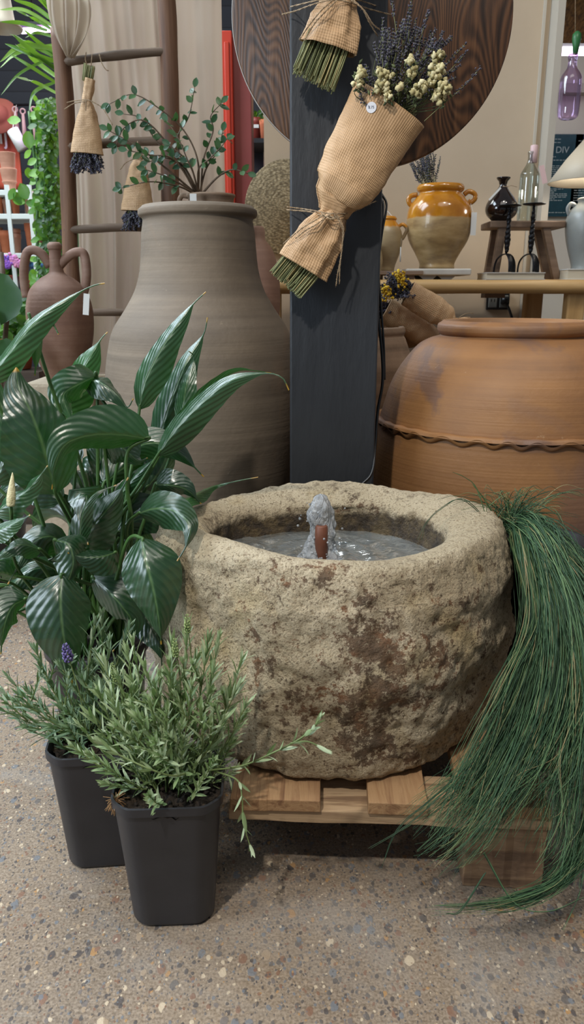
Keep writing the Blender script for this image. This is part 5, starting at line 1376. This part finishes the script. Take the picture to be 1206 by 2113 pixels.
# ------------------------------------------------------------------ lavender bouquets lying on a crate by the planter
cz = at(850, 742, 2.3).z
b = MB(); cx0, cx1 = at(866, 742, 2.3).x, at(1010, 742, 2.3).x
crt = thing('wooden_crate', 'dark wooden crate under the bench holding kraft wrapped bouquets', 'crate', ((cx0+cx1)/2, 2.33, 0))
for k in range(7):
    b = MB(); z = cz*(k+.5)/7; b.box(((cx0+cx1)/2, 2.245, z), (cx1-cx0, .014, cz/7-.008)); b.build('slat', M['crate'], crt, smooth=False)
b = MB(); b.box(((cx0+cx1)/2, 2.335, cz-.01), (cx1-cx0, .17, .02)); b.build('lid', M['crate'], crt, smooth=False)
for s in (cx0, cx1):
    b = MB(); b.box((s, 2.335, cz/2-.011), (.02, .16, cz-.022)); b.build('side_panel', M['crate'], crt, smooth=False)
def lying(label, tie, mid, mouth, hw, Y, yellow, heads, seed, sk=True):
    random.seed(seed)
    t = thing('kraft_bouquet', label, 'bouquet', at(mid[0], mid[1]+hw*.7, Y))
    loft_paper('paper_wrap', [(tie[0], tie[1], Y, 7, .8, .1), (lerp(tie[0], mid[0], .2), lerp(tie[1], mid[1], .2), Y, hw*.7, .7, .07), (lerp(tie[0], mid[0], .6), lerp(tie[1], mid[1], .6), Y, hw*1.0, .6, .04), (mid[0], mid[1], Y, hw, .6, .02), (mouth[0], mouth[1], Y, hw*.95, .6, .01)], t, folds=5, seg=72)
    if sk:
        dx, dy = tie[0]-mid[0], tie[1]-mid[1]; L = math.hypot(dx, dy)
        loft_paper('paper_skirt', [(tie[0], tie[1], Y, 7, .8, .1), (tie[0]+dx/L*28, tie[1]+dy/L*22, Y-.01, 18, .6, .15)], t, folds=5, seg=60)
        twine(t, [[(tie[0], tie[1]-9, Y-.02), (tie[0]-2, tie[1], Y-.03), (tie[0], tie[1]+9, Y-.02)], [(tie[0], tie[1], Y-.03), (tie[0]+22, tie[1]-14, Y-.03), (tie[0]+40, tie[1]-16, Y-.02)], [(tie[0], tie[1], Y-.03), (tie[0]+4, tie[1]+12, Y-.03), (tie[0]+6, tie[1]+22, Y-.02)]], .0009)
    dxm, dym = mouth[0]-mid[0], mouth[1]-mid[1]; Lm = math.hypot(dxm, dym); ux, uy = dxm/Lm, dym/Lm
    tips = [(mouth[0]+ux*k_+-uy*w_, mouth[1]+uy*k_+ux*w_, Y+random.uniform(-.02, .02)) for k_, w_ in [(random.uniform(8, heads), random.uniform(-1, 1)*hw*1.0) for i in range(80)]]
    lav_heads(t, (mouth[0]-ux*10, mouth[1]-uy*10), tips, Y, hw*.6, .035, r=.0038, n=8)
    if yellow:
        b = MB()
        for (x, y, n_) in yellow:
            for k in range(n_): b.blob(at(x+random.gauss(0, 7), y+random.gauss(0, 5), Y-.035+random.uniform(-.008, .008)), random.uniform(.002, .004), 6, 4, jit=.5, rnd=random.random())
        b.build('yarrow_flowers', M['yellow'], t)
lying('kraft bouquet with yellow yarrow lying on top of the others behind the orange vat', (938, 662), (880, 628), (842, 605), 27, 2.22, [(826, 568, 45), (832, 583, 40), (798, 598, 45), (800, 612, 20)], 60, 71)
lying('kraft bouquet of grey lavender lying in the middle below the yellow flowered one', (905, 705), (850, 672), (795, 640), 27, 2.26, None, 45, 72, False)
lying('lowest of the three lying kraft bouquets, its tied end beside the clay planter', (868, 705), (830, 688), (770, 665), 24, 2.31, None, 40, 73)
# ------------------------------------------------------------------ right bay: posters, tube light, hanging bottle
PYY = 4.085
def poster(label, x0, y0, x1, y1, lines, big):
    a, e = at(x0, y0, PYY), at(x1, y1, PYY); cx, czz = (a.x+e.x)/2, (a.z+e.z)/2; w, h = e.x-a.x, a.z-e.z
    t = thing('poster', label, 'poster', (cx, PYY, e.z))
    b = MB(); b.box((cx, PYY, czz), (w, .006, h)); b.build('sheet', M['poster'], t, smooth=False)
    random.seed(int(x0)); b = MB()
    for (f0, f1, n_) in lines:
        for k in range(n_):
            z = a.z-h*lerp(f0, f1, k/max(1, n_-1)); L = w*random.uniform(.35, .7); x = a.x+w*.06
            while x < a.x+w*.06+L:
                q = random.uniform(.01, .035)*w*2; b.box((x+q/2, PYY-.004, z), (q, .001, h*.008)); x += q*1.35
    b.build('printed_text', M['chalk'], t, smooth=False)
    if big:
        text_mesh('lettering', big, h*.11, (cx-w*.08, PYY-.004, a.z-h*.19), M['chalk'], t, extrude=.0004)
poster('teal printed poster with pale heading on the far white wall', 1112, 277, 1189, 447, [(.06, .1, 2), (.27, .31, 2), (.38, .52, 7), (.66, .8, 8), (.95, .95, 1)], 'LA DIV')
poster('teal poster mostly behind the cream lamp shade', 1190, 277, 1268, 447, [(.08, .3, 5), (.4, .8, 14)], None)
tl = thing('tube_light', 'glowing violet white tube light under the reed ceiling', 'light', at(1190, 115, 3.5))
a = at(1122, 106, 3.5)
b = MB(); b.tube([a, a+Vector((1.2, 0, 0))], .016, 12); b.build('tube', M['led'], tl)
b = MB(); b.box(a+Vector((.6, .02, .022)), (1.22, .05, .012)); b.build('housing', M['white_metal'], tl, smooth=False)
hb = thing('hanging_bottle', 'violet tinted glass bottle with green stopper hanging at the right edge', 'bottle', at(1183, 246, 2.9))
lathe_px(1184, 2.9, [(112, 9), (118, 10), (123, 9), (128, 8.5), (140, 10), (150, 16), (160, 21), (180, 22), (210, 22), (235, 21), (243, 18), (246, 14)], None, 40, inner=False).build('body', M['pglass'], hb)
b = MB(); b.lathe([(0, 0), (.008, 0), (.012, .03), (.015, .045), (.014, .06), (.006, .068), (0, .07)], tuple(at(1188, 112, 2.9)), 20); b.build('stopper', M['green'], hb)
b = MB(); b.tube([at(1188, 78, 2.9), at(1188, -60, 2.9)], .0012, 5); b.build('cord', M['twine'], hb)
# ------------------------------------------------------------------ middle distance: red post, panel, plants, woven mat
def panel(name, x0, x1, Y, zb_, zt_, mat, th=.05, **k):
    a, e = at(x0, 400, Y).x, at(x1, 400, Y).x; b = MB(); b.box(((a+e)/2, Y, (zb_+zt_)/2), (e-a, th, zt_-zb_)); return b.build(name, mat, None, smooth=False, **k)
zr = at(470, 66, 3.4).z
rp = thing('red_cabinet', 'tall bright red enamelled cabinet with a faded side panel behind the curtain edge', 'cabinet', (at(485, 400, 3.5).x, 3.5, 0))
def ppart(name, x0, x1, Y0, Y1, z0, z1, mat, par):
    a, e = at(x0, 350, Y0).x, at(x1, 350, Y0).x; b = MB(); b.box(((a+e)/2, (Y0+Y1)/2, (z0+z1)/2), (e-a, Y1-Y0, z1-z0)); return b.build(name, mat, par, smooth=False, bevel=.004)
ppart('front_edge', 461, 484, 3.38, 3.6, 0, zr, M['red'], rp)
ppart('inset_strip', 468, 478, 3.374, 3.38, .05, zr-.04, M['red'], rp)
ppart('side_panel', 484, 521, 3.42, 3.6, 0, zr-.01, M['pink'], rp)
panel('wall_middle', 518, 545, 4.4, 0, 3.2, M['dark'], kind='structure')
panel('wall_brick', 545, 562, 4.38, 0, 3.2, M['brick'], kind='structure')
panel('wall_painted_light', 562, 640, 4.4, 0, 3.2, simple('wall_with_painted_light', 'd8a878', rough=.8), kind='structure')  # the warm light on this strip of wall is put into its colour
def small_pot(name, label, cat, cx, cy, w, h, Y, mat, group=None, plant=None, leafn=0, lmat='ivy', seed=0, tag_=False):
    z0 = at(cx, cy, Y).z; z1 = at(cx, cy-h, Y).z; r = w/2*mpp(Y, z0); p = at(cx, cy, Y)
    t = thing(name, label, cat, (p.x, Y, z0), group)
    H = z1-z0; b = MB(); b.lathe([(0, 0), (r*.68, 0), (r*.93, H*.78), (r, H*.8), (r, H), (r*.9, H), (r*.86, H*.85), (0, H*.83)], (p.x, Y, z0), 28, close=False); b.build('pot', mat, t)
    if leafn:
        random.seed(seed); b = MB()
        for i in range(leafn):
            a = random.random()*6.28; d = Vector((math.cos(a), math.sin(a), random.uniform(.1, 1.6))); q = Vector((p.x, Y, z1-.01))+d*random.uniform(0, r*.8)
            round_leaf(b, q, d, Vector((0, -1, 1)), r*random.uniform(.5, 1), r*.25, random.random())
        b.build('foliage', M[lmat], t)
    if tag_:
        b = MB(); b.box((p.x, Y-r*1.0, z0+H*.62), (r*.8, .002, H*.14)); b.build('plant_label', M['tag'], t, smooth=False)
    return t
RY = 4.25
ra = at(518, 296, RY); re = at(585, 288, RY)
b = MB(); b.box(((ra.x+re.x)/2, RY, ra.z-.012), (re.x-ra.x+.1, .3, .02)); b.build('hanging_shelf', M['dark'], None, smooth=False, label='narrow dark shelf carrying three small pots between cabinet and tabletop', category='shelf')
small_pot('plant_pot', 'red plastic plant pot with white label, leftmost on the hanging shelf', 'plant pot', 530, 294, 26, 50, RY, M['redpot'], plant=1, leafn=40, seed=1, tag_=True)
small_pot('plant_pot', 'terracotta plant pot in the middle of the hanging shelf', 'plant pot', 547, 294, 22, 46, RY-.06, M['terracotta'], leafn=26, seed=2)
small_pot('plant_pot', 'dark green plant pot with pale label at the right of the hanging shelf', 'plant pot', 568, 294, 34, 44, RY, M['dgreenpot'], leafn=16, seed=3, tag_=True)
MY = 2.965; mc = at(592, 428, MY); mr = 86*mpp(MY, mc.z)
b = MB()
def matf(u, v):
    a = 2*PI*u; r = v*mr
    return Vector((mc.x+r*math.cos(a), MY-0.0008*abs(math.sin(v*40))-.01*(1-v)+.02*v*v, mc.z+r*math.sin(a)*1.08))
b.grid(matf, 90, 120); b.build('round_woven_mat', M['mat'], None, solid=.008, label='round woven seagrass mat half hidden by the left edge of the post', category='mat')
# ------------------------------------------------------------------ far left: shelves, pots, ivy, palm
RKY = 3.75
rk = thing('metal_shelf_rack', 'white metal shelf rack stacked with terracotta pots at far left', 'shelf rack', (at(-20, 600, RKY).x, RKY, 0))
rx0, rx1 = at(-190, 500, RKY).x, at(88, 500, RKY).x
shelf_y = (392, 441, 522, 612, 690)
shz = [at(40, y, RKY-.12).z for y in shelf_y]
for z in shz:
    b = MB(); b.box(((rx0+rx1)/2, RKY, z-.012), (rx1-rx0, .26, .022)); b.build('shelf', M['white_metal'], rk, smooth=False, bevel=.002)
for px in (44, 88, -188):
    for yy in (-.125, .125):
        x = at(px, 500, RKY).x; b = MB(); b.box((x, RKY+yy, (shz[0]+.02)/2), (.018, .012, shz[0]+.02)); b.build('upright', M['white_metal'], rk, smooth=False)
rows = [(1, [(-2, 22, 34), (17, 20, 30), (33, 18, 34), (62, 22, 36), (80, 18, 30)], 0), (2, [(-8, 34, 50), (14, 26, 44), (34, 24, 38), (66, 22, 58), (82, 18, 40)], 1), (3, [(60, 24, 34)], 2), (4, [(66, 30, 36)], 3)]
places = {0: 'top', 1: 'second', 2: 'third', 3: 'lowest'}
order = ['first', 'second', 'third', 'fourth', 'fifth']
for (si, lst, rn) in rows:
    for k, (px, w, h) in enumerate(lst):
        z = shz[si]; p0 = at(px, shelf_y[si]-4, RKY-.05); r = w/2*mpp(RKY, z); H = h*mpp(RKY, z)
        mt_ = M[('terracotta', 'terracotta_pale')[(k+rn) % 2]]
        t = thing('terracotta_pot', f'{("orange", "dusty pink")[(k+rn) % 2]} terracotta pot, {order[k]} from the left on the {places[rn]} filled rack shelf' if len(lst) > 1 else f'lone terracotta pot on the {places[rn]} filled shelf of the far rack', 'flowerpot', (p0.x, RKY-.05, z), 'terracotta pots on the far rack')
        b = MB(); b.lathe([(0, 0), (r*.7, 0), (r*.92, H*.75), (r, H*.76), (r, H), (r*.9, H), (r*.85, H*.8), (0, H*.78)], (p0.x, RKY-.05, z), 24, close=False); b.build('body', mt_, t)
        if (k+rn) % 3 == 0:
            b = MB(); b.lathe([(r*.7, H*.6), (r*.93, H*1.05), (r*1.0, H*1.06), (r*1.0, H*1.25), (r*.9, H*1.25)], (p0.x, RKY-.05, z), 24, close=False); b.build('stacked_rim', mt_, t)
# stack of pots and jar on the top shelf
def shelf_thing(name, label, cat, cx, rows_, Y, mat, z=None, seg=28):
    t = thing(name, label, cat, (at(cx, rows_[-1][0], Y).x, Y, z if z is not None else at(cx, rows_[-1][0], Y).z))
    lathe_px(cx, Y, rows_, z, seg).build('body', mat, t); return t
shelf_thing('stacked_clay_pots', 'stack of dusty clay pots on top of the white rack', 'flowerpot', 14, [(315, 17), (322, 16), (345, 14), (346, 17), (366, 14), (370, 15), (374, 12), (388, 12)], RKY-.05, M['terracotta_pale'], shz[0])
# orange sack with white letters, and straw hat above
OY = 4.6; oc = at(8, 300, OY)
sk2 = thing('orange_banner', 'orange red cloth banner with white lettering on the dark wall', 'banner', at(8, 385, OY))
b = MB(); wO = 30*mpp(OY, oc.z); a0, a1 = at(8, 238, OY), at(8, 390, OY)
b.grid(lambda u, v: Vector((lerp(oc.x-wO*1.6, oc.x+wO*lerp(.6, 1.0, min(1, v*3)), u), OY+.01*math.sin(u*9), lerp(a0.z, a1.z, v))), 20, 12); b.build('cloth', M['orange'], sk2, solid=.01)
text_mesh('lettering', 'oij', .12, (at(-2, 282, OY).x, OY-.03, at(8, 284, OY).z), M['letter'], sk2, extrude=.002)
hc = at(-2, 238, OY-.1); b = MB(); b.lathe([(0, .07), (.05, .065), (.07, .02), (.08, .0), (.13, -.006), (.13, -.012), (0, -.01)], (0, 0, 0), 36)
R_ = Matrix.Rotation(math.radians(70), 3, 'X') @ Matrix.Identity(3)
b.v = [tuple(R_ @ Vector(v)*.75+hc) for v in b.v]; b.build('straw_hat', M['hatfelt'], None, label='dark red straw hat hung above the orange banner', category='hat')
# rail with hanging wooden tools
ty = 4.5; ra = at(28, 217, ty); re = at(118, 214, ty)
b = MB(); b.tube([ra, re], .006, 8); b.build('hook_rail', M['iron'], None, label='thin dark metal rail with tools hanging on the boarded wall', category='rail')
for px, y0, y1, lab in ((31, 226, 270, 'pale wooden ring handled tool hanging leftmost on the rail'), (47, 230, 294, 'pale wooden ring handled tool hanging second on the rail'), (69, 226, 300, 'pale ring handled tool hanging third, behind the ivy')):
    b = MB(); c = at(px, y0, ty-.02); rr = 5*mpp(ty, c.z); b.tube([c+Vector((rr*math.cos(a), 0, rr*math.sin(a))) for a in np.linspace(0, 2*PI, 16)], rr*.35, 6)
    b.tube([c+Vector((0, 0, -rr)), at(px+5, y1, ty-.02)], [rr*.6, rr*1.1], 8); b.build('hanging_tool', M['bone'], None, label=lab, category='tool')
b = MB(); b.tube([at(26, 268, 4.2), at(48, 308, 4.2)], .03, 14); b.tube([at(26, 268, 4.2), at(34, 217, 4.48)], .002, 5); b.build('paper_roll', M['tag'], None, label='white roll leaning beside the orange banner', category='roll')
# pendant shade and grow light
pc = at(2, 60, 3.3); sh = thing('pendant_shade', 'cream pendant shade cut by the upper left corner', 'lamp', tuple(pc))
b = MB(); b.lathe([(.078, 0), (.080, .006), (.052, .03), (.044, .10), (.03, .16), (.0, .17)], tuple(pc), 36, close=False); b.build('lamp_shade', M['shade'], sh, solid=.002)
b = MB(); b.tube([pc+Vector((0, 0, .16)), pc+Vector((0, 0, .7))], .003, 6); b.build('cord', M['cable'], sh)
gl = thing('grow_light', 'violet white grow light tube glowing behind the palm leaves', 'light', at(85, 66, 3.9))
a = at(44, 64, 3.9); e = at(122, 59, 3.9)
b = MB(); b.tube([a, e], .012, 12); b.build('tube', M['led'], gl)
b = MB(); b.tube([a+Vector((.05, .02, .03)), Vector((a.x+.05, a.y+.02, 3.6))], .003, 6); b.tube([e+Vector((-.05, .02, .03)), Vector((e.x-.05, e.y+.02, 3.6))], .003, 6); b.build('cords', M['cable'], gl)
b = MB(); b.box((-2.2, 4.2, 3.65), (4.0, 3.7, .1)); struct(b, 'ceiling_rear', M['dark'])
b = MB(); b.box(((a.x+e.x)/2, 3.92, a.z+.03), (e.x-a.x+.1, .05, .014)); b.build('housing', M['dark'], gl, smooth=False)
pt = bpy.data.lights.new('grow_glow', 'POINT'); pt.energy = 6; pt.color = (.75, .35, 1.0); pt.shadow_soft_size = .05
o = bpy.data.objects.new('grow_glow', pt); COL.objects.link(o); o.location = (a.lerp(e, .5)+Vector((0, .1, -.05)))
# ivy
random.seed(81)
iy = thing('climbing_ivy', 'tall climbing ivy column with bright and dark leaves left of the ladder', 'plant', (at(92, 620, 3.15).x, 3.15, 0))
b, tb = MB(), MB()
IY = 3.15
for (sx, ex) in ((95, 100), (110, 112), (80, 75), (100, 60)):
    P = cr([Vector((at(sx, 640, IY).x, IY, 0.0)), at(sx, 560, IY), at((sx+ex)/2, 400, IY), at(ex, 230, IY)], 8); tb.tube(P, .006, 6)
for i in range(2200):
    y = random.uniform(205, 640); cx = interp(y, [200, 300, 420, 520, 640], [96, 98, 104, 106, 90]); sp_ = interp(y, [200, 300, 420, 500, 640], [16, 16, 20, 14, 26])
    x = cx+random.gauss(0, sp_*.65); x = min(x, 120)
    p = at(x, y, IY+random.uniform(-.15, .15)); bright = x < 85
    L = random.uniform(.018, .034)*(1.25 if bright else .8)
    round_leaf(b, p, Vector((random.gauss(0, 1), random.gauss(0, .6), random.gauss(-.5, .7))), Vector((random.gauss(0, .5), -1, .6)), L, L*.36, min(1, random.random()*.55+(.35 if bright else 0)))
for i in range(12):
    x, y = random.uniform(25, 80), random.uniform(230, 520); p = at(x, y, IY-.1)
    L = random.uniform(.035, .06); round_leaf(b, p, Vector((random.gauss(0, 1), 0, random.gauss(-.3, .6))), Vector((random.gauss(0, .4), -1, .5)), L, L*.38, random.uniform(.6, 1))
b.build('foliage', M['ivy'], iy); tb.build('stems', M['petiole'], iy)
# palm: fronds arching in from behind the ladder
random.seed(82)
PYL = 2.95
pm = thing('potted_palm', 'palm with long narrow green blades reaching in at the upper left', 'potted plant', (at(190, 700, PYL).x, PYL, 0))
pb, ps = MB(), MB()
bx = at(190, 700, PYL).x
ps.tube(cr([Vector((bx, PYL, .2)), Vector((bx-.02, PYL, .9)), at(128, 150, PYL)], 10), .010, 8); 
ps.tube(cr([Vector((bx, PYL, .2)), Vector((bx+.02, PYL, .8)), at(150, 0, PYL), at(110, -60, PYL)], 10), .010, 8); ps.build('stems', M['petiole'], pm)
b = MB(); b.lathe([(0, 0), (.10, 0), (.14, .24), (.145, .25), (.135, .25), (.13, .22), (0, .22)], (bx, PYL, 0), 36, close=False); b.build('pot', M['terracotta'], pm)
def palm_blade(pts, w):
    P = cr([at(*p) for p in pts], 8); n = len(P); vs = []; r = random.random()
    for i, p in enumerate(P):
        t = i/(n-1); T = (P[min(n-1, i+1)]-P[max(0, i-1)]).normalized(); s = T.cross(Vector((.2, 1, .2))).normalized(); ww = w*max(.05, math.sin(PI*(.12+.88*t))**.6)
        vs += [p-s*ww+Vector((0, -.3*ww, 0)), p, p+s*ww+Vector((0, -.3*ww, 0))]
    fs = []
    for i in range(n-1): a = i*3; fs += [(a, a+1, a+4, a+3), (a+1, a+2, a+5, a+4)]
    pb.add(vs, fs, rnd=r)
for tip, c_, o_ in [((0, 128), (50, 95), (118, 100)), ((20, 70), (60, 90), (118, 120)), ((28, 72), (60, 100), (120, 150)), ((38, 98), (80, 118), (122, 145)), ((22, 112), (70, 140), (124, 178)), ((0, 140), (40, 108), (110, 88)), ((30, 158), (70, 170), (120, 195)), ((2, 196), (40, 150), (112, 110)), ((60, 230), (75, 190), (110, 165)), ((0, 20), (50, 22), (118, 62)), ((28, 0), (70, 15), (115, 50)), ((45, -30), (80, 0), (112, 40)), ((78, -30), (90, 5), (112, 35)), ((0, 45), (45, 48), (90, 60)), ((52, 78), (75, 68), (118, 78)), ((96, -20), (100, 10), (108, 40)), ((30, 20), (70, 40), (118, 70)), ((10, 90), (60, 110), (118, 128)), ((48, 60), (84, 92), (122, 118)), ((30, 90), (75, 125), (122, 165)), ((150, -20), (165, 5), (185, 30)), ((160, -30), (172, -5), (180, 10))]:
    palm_blade([(o_[0]+8, o_[1]+3, PYL-.02), (c_[0]+random.uniform(-4, 4), c_[1], PYL-.05+random.uniform(-.08, .08)), (tip[0], tip[1], PYL-.1+random.uniform(-.1, .1))], random.uniform(.0045, .0085))
pb.build('fronds', M['palm'], pm)
# low leafy plant, stake and flowers at the left edge
random.seed(83)
fw = small_pot('flowering_plant', 'potted plant with violet and pink flowers on the fourth rack shelf', 'potted plant', 20, 608, 46, 40, RKY-.05, M['redpot'], leafn=60, seed=5)
b = MB()
for (x, y, r_, m_) in ((9, 535, .1, 0), (26, 533, .9, 0), (35, 542, .95, 0), (15, 545, .3, 0)):
    for k in range(26): b.blob(at(x+random.gauss(0, 5), y+random.gauss(0, 4), RKY-.2), .009, 6, 4, jit=.5, rnd=min(1, max(0, r_+random.uniform(-.15, .15))))
b.build('blossoms', M['petal'], fw)
b = MB(); zz = shz[3]; p = at(89, 560, RKY-.05); b.lathe([(0, 0), (.045, 0), (.052, .13), (.056, .13), (.056, .15), (.05, .15), (.045, .12), (0, .12)], (p.x, RKY-.06, zz), 28, close=False); b.build('blue_bucket', M['blue'], None, label='blue plastic bucket seen through the left handle of the jug', category='bucket')
mo = thing('potted_rubber_plant', 'staked plant with round grey green leaves at the left edge', 'potted plant', (at(-75, 690, 2.1).x, 2.1, 0))
px_ = at(-75, 690, 2.1).x
b = MB(); b.lathe([(0, 0), (.08, 0), (.11, .24), (.115, .25), (.105, .25), (0, .22)], (px_, 2.1, 0), 36, close=False); b.build('pot', M['pot'], mo)
b = MB(); b.tube([Vector((px_, 2.1, .2)), at(14, 660, 2.1), at(2, 520, 2.1)], .007, 8); b.build('stake', M['rung'], mo)
b = MB()
for (x, y, dx, dz, L) in ((8, 565, -.2, -1, .13), (-8, 640, -.5, -.6, .10), (6, 700, .3, -1, .10), (-20, 560, -1, .2, .1)):
    round_leaf(b, at(x, y, 2.06), Vector((dx, 0, dz)), Vector((.2, -1, .3)), L, L*.42, .5)
b.build('foliage', M['euc'], mo)
# low shrubs on the floor behind the jug
random.seed(84)
bs_ = small_pot('leafy_shrub', 'light green leafy shrub low behind the jug at left', 'potted plant', 40, 760, 70, 60, 3.0, M['terracotta'], leafn=0)
b = MB()
for i in range(240):
    p = at(random.uniform(-10, 85), random.uniform(620, 700), 3.0+random.uniform(-.12, .12)); L = random.uniform(.03, .055)
    round_leaf(b, p, Vector((random.gauss(0, 1), random.gauss(0, .6), random.gauss(.2, .7))), Vector((0, -1, .7)), L, L*.35, random.random())
b.build('foliage', M['ivy'], bs_)
b = MB(); q = at(40, 760, 3.0); b.box((q.x, 3.0, q.z/2-.002), (.22, .22, q.z-.004)); b.build('wooden_box', M['crate'], None, smooth=False, label='dark wooden box under the leafy shrub behind the jug', category='box')
